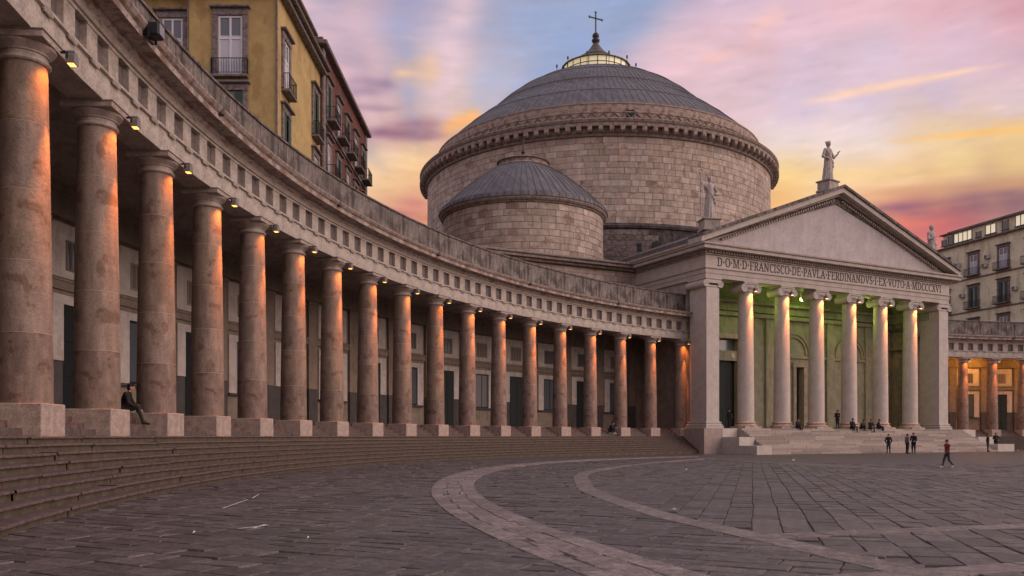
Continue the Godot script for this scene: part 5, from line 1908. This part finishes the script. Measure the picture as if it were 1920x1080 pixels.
func figure_mesh(pose: Dictionary, palette: Array, cell := 0.02) -> ArrayMesh:
	# pose: joints hip, chest, neck, and for both sides shoulder, elbow, wrist, hip joint, knee, ankle, toe; look and up of the head
	var b := []
	var hip: Vector3 = pose.hip
	var chest: Vector3 = pose.chest
	var neck: Vector3 = pose.neck
	b.append([hip, chest.lerp(hip, 0.5), 0.135, 0.125, 1])
	b.append([chest.lerp(hip, 0.5), chest, 0.128, 0.14, 1])
	b.append([pose.shoulder[0], pose.shoulder[1], 0.078, 0.078, 1])
	b.append([chest, neck, 0.125, 0.062, 1])
	for k in 2:
		b.append([pose.shoulder[k], pose.elbow[k], 0.068, 0.054, 1])
		b.append([pose.elbow[k], pose.wrist[k], 0.053, 0.041, 1])
		b.append([pose.thigh[k], pose.knee[k], 0.098, 0.068, 2])
		b.append([pose.knee[k], pose.ankle[k], 0.066, 0.047, 2])
		b.append([pose.ankle[k] - Vector3(0, 0.02, 0), pose.toe[k], 0.05, 0.036, 3])
	b.append([pose.thigh[0], pose.thigh[1], 0.12, 0.12, 2])
	var m := MB.new()
	m.colored = true
	m.set_meta("palette", palette)
	field_mesh(m, b, cell, 0.05)
	field_mesh(m, head_bones(neck, pose.look, pose.up, 1.0), 0.011, 0.016)
	for k in 2:
		var dir: Vector3 = (pose.wrist[k] - pose.elbow[k]).normalized()
		if pose.has("hand"):
			dir = pose.hand[k]
		var side: Vector3 = dir.cross(Vector3.UP).normalized() if absf(dir.y) < 0.85 else Vector3(0, 0, 1)
		field_mesh(m, hand_bones(pose.wrist[k] + dir * 0.02, dir, side, Vector3(0, -0.6, 0.3).normalized() if absf(dir.y) < 0.85 else Vector3(-1.0 if k == 1 else 1.0, 0, 0.4).normalized(), 0), 0.006, 0.006)
	return m.done()

func poses() -> Dictionary:
	var V := func(x: float, y: float, z: float) -> Vector3: return Vector3(x, y, z)
	var both := func(x: float, y: float, z: float) -> Array: return [Vector3(-x, y, z), Vector3(x, y, z)]
	var p := {}
	p.stand = {"hip": V.call(0, 0.98, 0), "chest": V.call(0, 1.30, 0.01), "neck": V.call(0, 1.47, 0.01), "shoulder": both.call(0.18, 1.405, 0), "elbow": both.call(0.235, 1.13, -0.03), "wrist": [V.call(-0.20, 0.90, 0.07), V.call(0.22, 0.88, 0.05)],
		"thigh": both.call(0.085, 0.92, 0), "knee": [V.call(-0.10, 0.50, 0.03), V.call(0.10, 0.50, 0.01)], "ankle": both.call(0.105, 0.09, -0.02), "toe": both.call(0.125, 0.037, 0.14), "look": Vector3(0, 0, 1), "up": Vector3.UP}
	p.talk = p.stand.duplicate(true)
	p.talk.elbow = [V.call(-0.25, 1.14, 0.0), V.call(0.24, 1.13, -0.02)]
	p.talk.wrist = [V.call(-0.10, 1.20, 0.20), V.call(0.17, 1.06, 0.19)]
	p.talk.look = Vector3(0.4, -0.1, 0.9).normalized()
	p.pockets = p.stand.duplicate(true)
	p.pockets.elbow = both.call(0.28, 1.12, -0.06)
	p.pockets.wrist = both.call(0.18, 0.95, 0.06)
	p.pockets.ankle = [V.call(-0.12, 0.09, 0.05), V.call(0.11, 0.09, -0.04)]
	p.pockets.toe = [V.call(-0.15, 0.037, 0.20), V.call(0.14, 0.037, 0.12)]
	p.pockets.look = Vector3(-0.5, -0.05, 0.86).normalized()
	p.walk = p.stand.duplicate(true)
	p.walk.knee = [V.call(-0.09, 0.51, 0.15), V.call(0.09, 0.49, -0.06)]
	p.walk.ankle = [V.call(-0.09, 0.10, 0.26), V.call(0.09, 0.17, -0.34)]
	p.walk.toe = [V.call(-0.10, 0.06, 0.41), V.call(0.10, 0.05, -0.24)]
	p.walk.elbow = [V.call(-0.24, 1.13, -0.12), V.call(0.24, 1.14, 0.06)]
	p.walk.wrist = [V.call(-0.22, 0.92, -0.10), V.call(0.21, 0.98, 0.24)]
	# seated: y = 0 is the seat
	p.sit = {"hip": V.call(0, 0.13, 0), "chest": V.call(0, 0.45, 0.05), "neck": V.call(0, 0.62, 0.09), "shoulder": both.call(0.18, 0.555, 0.06), "elbow": both.call(0.23, 0.30, 0.14), "wrist": [V.call(-0.10, 0.22, 0.34), V.call(0.10, 0.21, 0.36)],
		"thigh": both.call(0.09, 0.10, 0.02), "knee": [V.call(-0.14, 0.20, 0.42), V.call(0.15, 0.17, 0.43)], "ankle": [V.call(-0.12, -0.24, 0.40), V.call(0.13, -0.25, 0.47)], "toe": [V.call(-0.14, -0.30, 0.56), V.call(0.15, -0.30, 0.63)], "look": Vector3(0, -0.15, 1).normalized(), "up": Vector3(0, 1, 0.15).normalized()}
	p.hunch = p.sit.duplicate(true)
	p.hunch.chest = V.call(0, 0.41, 0.14)
	p.hunch.neck = V.call(0, 0.55, 0.24)
	p.hunch.shoulder = both.call(0.18, 0.50, 0.18)
	p.hunch.elbow = both.call(0.20, 0.26, 0.30)
	p.hunch.wrist = both.call(0.05, 0.30, 0.46)
	p.hunch.knee = both.call(0.10, 0.33, 0.36)
	p.hunch.ankle = both.call(0.10, -0.08, 0.36)
	p.hunch.toe = both.call(0.12, -0.13, 0.52)
	p.hunch.look = Vector3(0.2, -0.4, 0.9).normalized()
	# the man on the steps: leaning forward, forearms over the knees, legs stretched down
	p.steps = p.sit.duplicate(true)
	p.steps.chest = V.call(0, 0.44, 0.10)
	p.steps.neck = V.call(0.0, 0.60, 0.17)
	p.steps.shoulder = both.call(0.19, 0.54, 0.12)
	p.steps.elbow = [V.call(-0.24, 0.29, 0.20), V.call(0.24, 0.29, 0.22)]
	p.steps.wrist = [V.call(-0.15, 0.17, 0.42), V.call(0.13, 0.17, 0.44)]
	p.steps.hand = [Vector3(0.2, -0.75, 0.6).normalized(), Vector3(-0.2, -0.8, 0.5).normalized()]
	p.steps.knee = [V.call(-0.16, 0.19, 0.43), V.call(0.15, 0.20, 0.42)]
	p.steps.ankle = [V.call(-0.14, -0.26, 0.58), V.call(0.14, -0.28, 0.53)]
	p.steps.toe = [V.call(-0.16, -0.315, 0.74), V.call(0.17, -0.33, 0.68)]
	p.steps.look = Vector3(0.1, -0.12, 1).normalized()
	return p

func person(label: String, mesh: ArrayMesh, at: Vector3, turn: float, scale_ := 1.0, group := "") -> MeshInstance3D:
	var o := part(self, "person", mesh, M.figure, at, turn)
	o.scale = Vector3.ONE * scale_
	o.set_meta("label", label)
	o.set_meta("category", "person")
	if group != "":
		o.set_meta("group", group)
	return o

func make_people() -> void:
	var p := poses()
	var skin := Color(0.42, 0.24, 0.17)
	var hair := Color(0.022, 0.016, 0.012)
	var lip := Color(0.30, 0.12, 0.09)
	var pal := func(top: Color, legs: Color, shoes: Color) -> Array: return [skin, top, legs, shoes, hair, lip]
	var black := Color(0.015, 0.015, 0.018)
	var navy := Color(0.022, 0.024, 0.035)
	var grey := Color(0.10, 0.10, 0.10)
	var brown := Color(0.05, 0.035, 0.028)
	var yaw_in := -YAW   # turn that faces the camera
	# the man seated between two columns, looking along the steps
	var a := A0 - DA * 1.52
	var seat := polar(62.5, A0 - DA * 1.80, 2.0)
	person("man in a black jacket sitting between two columns, forearms on his knees", figure_mesh(p.steps, pal.call(Color(0.020, 0.016, 0.018), Color(0.030, 0.028, 0.030), Color(0.03, 0.02, 0.018)), 0.015), seat, a + 0.2)
	var hunch := figure_mesh(p.hunch, pal.call(black, navy, Color(0.55, 0.55, 0.55)))
	person("hunched figure in black with pale shoes sitting low on the long colonnade's steps", hunch, polar(61.75, A0 - DA * 14.62, 1.66), A0 - DA * 14.62 + 0.3)
	var sit1 := figure_mesh(p.sit, pal.call(black, navy, black))
	var sit2 := figure_mesh(p.hunch, pal.call(brown, black, grey))
	var sit3 := figure_mesh(p.sit, pal.call(navy, Color(0.03, 0.035, 0.05), grey))
	var stand := figure_mesh(p.talk, pal.call(black, black, grey))
	var pockets := figure_mesh(p.pockets, pal.call(black, navy, black))
	var greyman := figure_mesh(p.stand, pal.call(Color(0.13, 0.125, 0.12), Color(0.035, 0.035, 0.04), black))
	var walker := figure_mesh(p.walk, pal.call(Color(0.20, 0.030, 0.032), Color(0.05, 0.05, 0.055), Color(0.6, 0.6, 0.6)))
	var edge := PORT - 1.25
	var top := 1.99
	person("dark figure standing in the shadow behind the portico's pale corner pillar", stand, on_front(1366, PORT + 0.8, top), 0.6)
	person("figure in dark clothes sitting alone on the portico's top step between two columns", sit1, on_front(1494, edge, top), 0.3)
	person("person in black standing on the portico floor with something pale in one hand", stand, on_front(1570, PORT - 1.1, top), -0.3)
	person("tall figure in black sitting at a portico column's foot, first of the group", sit1, on_front(1597, edge, top), -0.1, 1.1)
	person("hunched figure in brown sitting low in the group between portico columns", sit2, on_front(1614, edge - 0.1, top - 0.0), 0.2)
	person("navy-clad figure sitting in the group on the portico's top step", sit3, on_front(1632, edge - 0.15, top - 0.0), -0.4)
	person("figure in black sitting against a portico column at the end of the group", sit1, on_front(1646, edge - 0.05, top), 0.5, 1.05)
	var gp := func(u: float, row: float) -> Vector3:
		var q := on_plane(u, row, -0.2)
		q.y = ground_y(q.x) + 0.004
		return q
	person("dark figure standing by himself before the portico steps, one leg forward", pockets, on_front(1666, 53.2, -0.2), -0.9, 0.97)
	person("person in a grey coat standing beside a taller one before the portico steps", greyman, on_front(1701, 51.4, -0.2), 1.2, 0.98)
	person("tall person in black standing close to the one in the grey coat", stand, on_front(1713, 51.0, -0.2), -1.3, 1.04)
	person("person in black standing at the outer end of the portico's cheek blocks", pockets, on_front(1852, 53.3, -0.2), 0.4, 1.0)
	person("dark figure standing behind another at the portico's outer end, near the lit colonnade", stand, on_front(1867, 54.9, -0.1), -0.6, 1.0)
	person("child in a red jacket and white shoes walking across the open paving", walker, gp.call(1776.0, 880.0), -1.9, 0.74)
	# scraps of paper on the paving
	for s in [[1488.0, 866.5, 0.2, "white paper scrap on open paving before the middle of the portico steps"], [1713.0, 858.0, 0.22, "white paper scrap at the feet of the tall person in black"], [1908.0, 847.0, 0.3, "white paper scrap beyond the portico's outer cheek block"], [1287.0, 890.0, 0.10, "small white scrap lying well inside the inner pale band"], [364.0, 1034.0, 0.045, "tiny white scrap on the dark paving between steps and chalk marks"], [578.0, 1045.0, 0.03, "tiny white speck of litter between the chalk cross and broad band"], [1264.0, 981.0, 0.07, "white scrap lying on the edge of the inner pale band"], [885.0, 887.0, 0.06, "white scrap on the outer edge of the broad pale band"], [867.0, 947.0, 0.03, "tiny white speck lying on the stones of the broad pale band"]]:
		var at: Vector3 = gp.call(s[0], s[1])
		var b := MB.new()
		var w: float = s[2]
		b.quad(Vector3(-w * 0.5, 0.02, -w * 0.3), Vector3(w * 0.45, 0.03, -w * 0.4), Vector3(w * 0.5, 0.10 * w + 0.03, w * 0.35), Vector3(-w * 0.3, 0.02, w * 0.4), Vector3.UP)
		b.quad(Vector3(-w * 0.3, 0.02, -w * 0.3), Vector3(w * 0.3, 0.03, -w * 0.3), Vector3(w * 0.26, 0.45 * w + 0.03, -w * 0.1), Vector3(-w * 0.2, 0.4 * w + 0.03, -w * 0.05), Vector3.BACK)
		b.quad(Vector3(-w * 0.4, 0.02, w * 0.2), Vector3(w * 0.3, 0.03, w * 0.1), Vector3(w * 0.26, 0.45 * w + 0.03, -w * 0.1), Vector3(-w * 0.2, 0.4 * w + 0.03, -w * 0.05), Vector3.UP)
		var o := part(self, "paper_scrap", b.done(), M.paper, at + Vector3(0, 0.02, 0), s[0])
		o.set_meta("label", s[3])
		o.set_meta("category", "litter")
		o.set_meta("group", "paper scraps on the paving")

func statue(label: String, at: Vector3, turn: float, height: float, kind: int) -> void:
	var t := thing("statue", label, "statue", at, turn)
	var b := []
	var s := height / 1.85
	# robe of folded cloth: a tapered body with vertical folds round it
	b.append([Vector3(0.02, 0.10, 0), Vector3(0, 0.95, 0.0), 0.22, 0.16, 0])
	b.append([Vector3(0, 0.95, 0), Vector3(0, 1.40, 0.02), 0.17, 0.17, 0])
	for k in 13:
		var a := TAU * k / 13.0
		var r0 := 0.26 if k % 2 == 0 else 0.22
		b.append([Vector3(sin(a) * r0, 0.03, cos(a) * r0 * 0.85), Vector3(sin(a + 0.25) * 0.15, 1.0, cos(a + 0.25) * 0.12), 0.045, 0.035, 0])
	b.append([Vector3(-0.20, 1.45, 0), Vector3(0.20, 1.45, 0), 0.085, 0.085, 0])
	b.append([Vector3(0, 1.45, 0), Vector3(0, 1.58, 0.01), 0.07, 0.055, 0])
	# mantle across the body
	b.append([Vector3(-0.2, 1.42, 0.08), Vector3(0.16, 0.85, 0.17), 0.06, 0.05, 0])
	b.append([Vector3(-0.22, 1.38, 0.0), Vector3(0.2, 0.72, 0.12), 0.06, 0.07, 0])
	b.append([Vector3(0.2, 0.95, 0.1), Vector3(0.25, 0.35, 0.04), 0.07, 0.05, 0])
	var look := Vector3(0, 0, 1)
	if kind == 0:
		# one forearm raised, the other arm bent across the waist
		b.append([Vector3(0.23, 1.43, 0), Vector3(0.36, 1.15, 0.08), 0.07, 0.06, 0])
		b.append([Vector3(0.36, 1.15, 0.08), Vector3(0.50, 1.34, 0.20), 0.055, 0.04, 0])
		b.append([Vector3(-0.23, 1.43, 0), Vector3(-0.36, 1.12, -0.02), 0.075, 0.065, 0])
		b.append([Vector3(-0.36, 1.12, -0.02), Vector3(-0.16, 1.0, 0.18), 0.06, 0.045, 0])
	elif kind == 1:
		b.append([Vector3(-0.23, 1.43, 0), Vector3(-0.42, 1.22, 0.10), 0.07, 0.06, 0])
		b.append([Vector3(-0.42, 1.22, 0.10), Vector3(-0.47, 1.40, 0.24), 0.055, 0.045, 0])
		b.append([Vector3(0.23, 1.43, 0), Vector3(0.38, 1.12, 0.0), 0.08, 0.075, 0])
		b.append([Vector3(0.38, 1.12, 0.0), Vector3(0.20, 1.05, 0.2), 0.06, 0.05, 0])
	else:
		b.append([Vector3(-0.23, 1.43, 0), Vector3(-0.34, 1.12, 0.06), 0.07, 0.06, 0])
		b.append([Vector3(-0.34, 1.12, 0.06), Vector3(-0.12, 1.22, 0.22), 0.055, 0.045, 0])
		b.append([Vector3(0.23, 1.43, 0), Vector3(0.33, 1.10, -0.02), 0.075, 0.065, 0])
		b.append([Vector3(0.33, 1.10, -0.02), Vector3(0.22, 0.85, 0.12), 0.06, 0.05, 0])
		look = Vector3(0.5, -0.2, 0.85).normalized()
	var m := MB.new()
	m.colored = true
	m.set_meta("palette", [Color.WHITE, Color.WHITE, Color.WHITE, Color.WHITE, Color.WHITE, Color.WHITE])
	m.xf = Transform3D(Basis.IDENTITY.scaled(Vector3.ONE * s), Vector3(0, 1.0, 0))
	field_mesh(m, b, 0.03, 0.03)
	var hb := head_bones(Vector3(0, 1.56, 0.01), look, Vector3.UP, 1.12)
	if kind == 0:
		for k in 7:
			var a := TAU * k / 7.0
			hb.append([Vector3(sin(a) * 0.09, 1.80, cos(a) * 0.09), Vector3(sin(a) * 0.12, 1.90, cos(a) * 0.12), 0.022, 0.014, 0])
	field_mesh(m, hb, 0.02, 0.02)
	var hands := [[Vector3(0.50, 1.34, 0.20), Vector3(0.3, 0.9, 0.3)], [Vector3(-0.47, 1.40, 0.24), Vector3(-0.1, 0.5, 0.85)], [Vector3(-0.12, 1.22, 0.22), Vector3(0.9, 0.2, 0.3)]]
	var hd: Vector3 = hands[kind][1].normalized()
	field_mesh(m, hand_bones(hands[kind][0], hd, hd.cross(Vector3.RIGHT).normalized(), Vector3(0, 0, 1), 0), 0.007, 0.006)
	part(t, "figure", m.done(), M.statue if kind == 0 else M.pale_statue)
	if kind == 1:
		var st := MB.new()
		st.xf = m.xf
		st.tube(Vector3(-0.50, 0.02, 0.30), Vector3(-0.50, 1.92, 0.26), 0.028, 0.028, 8)
		st.lathe(PackedVector2Array([Vector2(0.0, 0)]), 3)
		for k in 10:
			var a0 := TAU * k / 10.0
			var a1 := TAU * (k + 1) / 10.0
			st.tube(Vector3(-0.50 + sin(a0) * 0.09, 2.0 + cos(a0) * 0.09, 0.26), Vector3(-0.50 + sin(a1) * 0.09, 2.0 + cos(a1) * 0.09, 0.26), 0.026, 0.026, 6)
		part(t, "staff", st.done(), M.pale_statue)
	var pl := MB.new()
	pl.box(0, 0.45, 0, 1.5, 0.95, 1.3, 0.03)
	pl.box(0, 0.95, 0, 1.75, 0.14, 1.55, 0.04)
	pl.box(0, 0.02, 0, 1.72, 0.2, 1.5, 0.03)
	part(t, "plinth", pl.done(), M.marble_dirty)

func make_statues() -> void:
	var a := on_front(1558.0, PORT + 1.2, 0)
	statue("crowned robed statue with one hand raised on the pediment's peak", Vector3(AXIS, 24.5, -PORT - 0.6), 0.15, 3.75, 0)
	statue("robed statue holding a tall staff on the pediment's lower corner before the great drum", Vector3(AXIS - 13.6, 19.5, -PORT - 1.6), -0.3, 3.8, 1)
	statue("robed statue with bowed head on the pediment's far corner against the sunset", Vector3(AXIS + 14.9, 18.3, -PORT - 0.6), 0.1, 3.7, 2)

func make_floodlight() -> void:
	# dark flood lamp, not lit, bolted to the cornice above the first columns
	var at := on_front(283.0, 0, 0)
	var a := A0 - DA * 1.06
	var t := thing("flood_lamp", "unlit black flood lamp bolted to the cornice of the long colonnade", "lamp", polar(60.5, a, 11.95), a)
	var b := MB.new()
	b.box(0, 0, 0.05, 0.42, 0.36, 0.34, 0.04)
	for k in 5:
		b.box(-0.16 + 0.08 * k, 0, -0.16, 0.02, 0.3, 0.12)
	part(t, "housing", b.done(), M.iron)
	pbox(t, "lens", M.pane, 0, 0, 0.225, 0.34, 0.28, 0.02)
	var br := MB.new()
	br.box(0, -0.24, -0.1, 0.5, 0.04, 0.06)
	br.box(-0.25, -0.1, -0.02, 0.03, 0.3, 0.06)
	br.box(0.25, -0.1, -0.02, 0.03, 0.3, 0.06)
	part(t, "bracket", br.done(), M.iron)

func _ready() -> void:
	set_stage()
	make_materials()
	make_ground()
	make_colonnades()
	make_portico()
	make_rotunda()
	make_chapel()
	make_wing()
	make_yellow_house()
	make_red_house()
	make_palazzo()
	make_statues()
	make_floodlight()
	make_people()
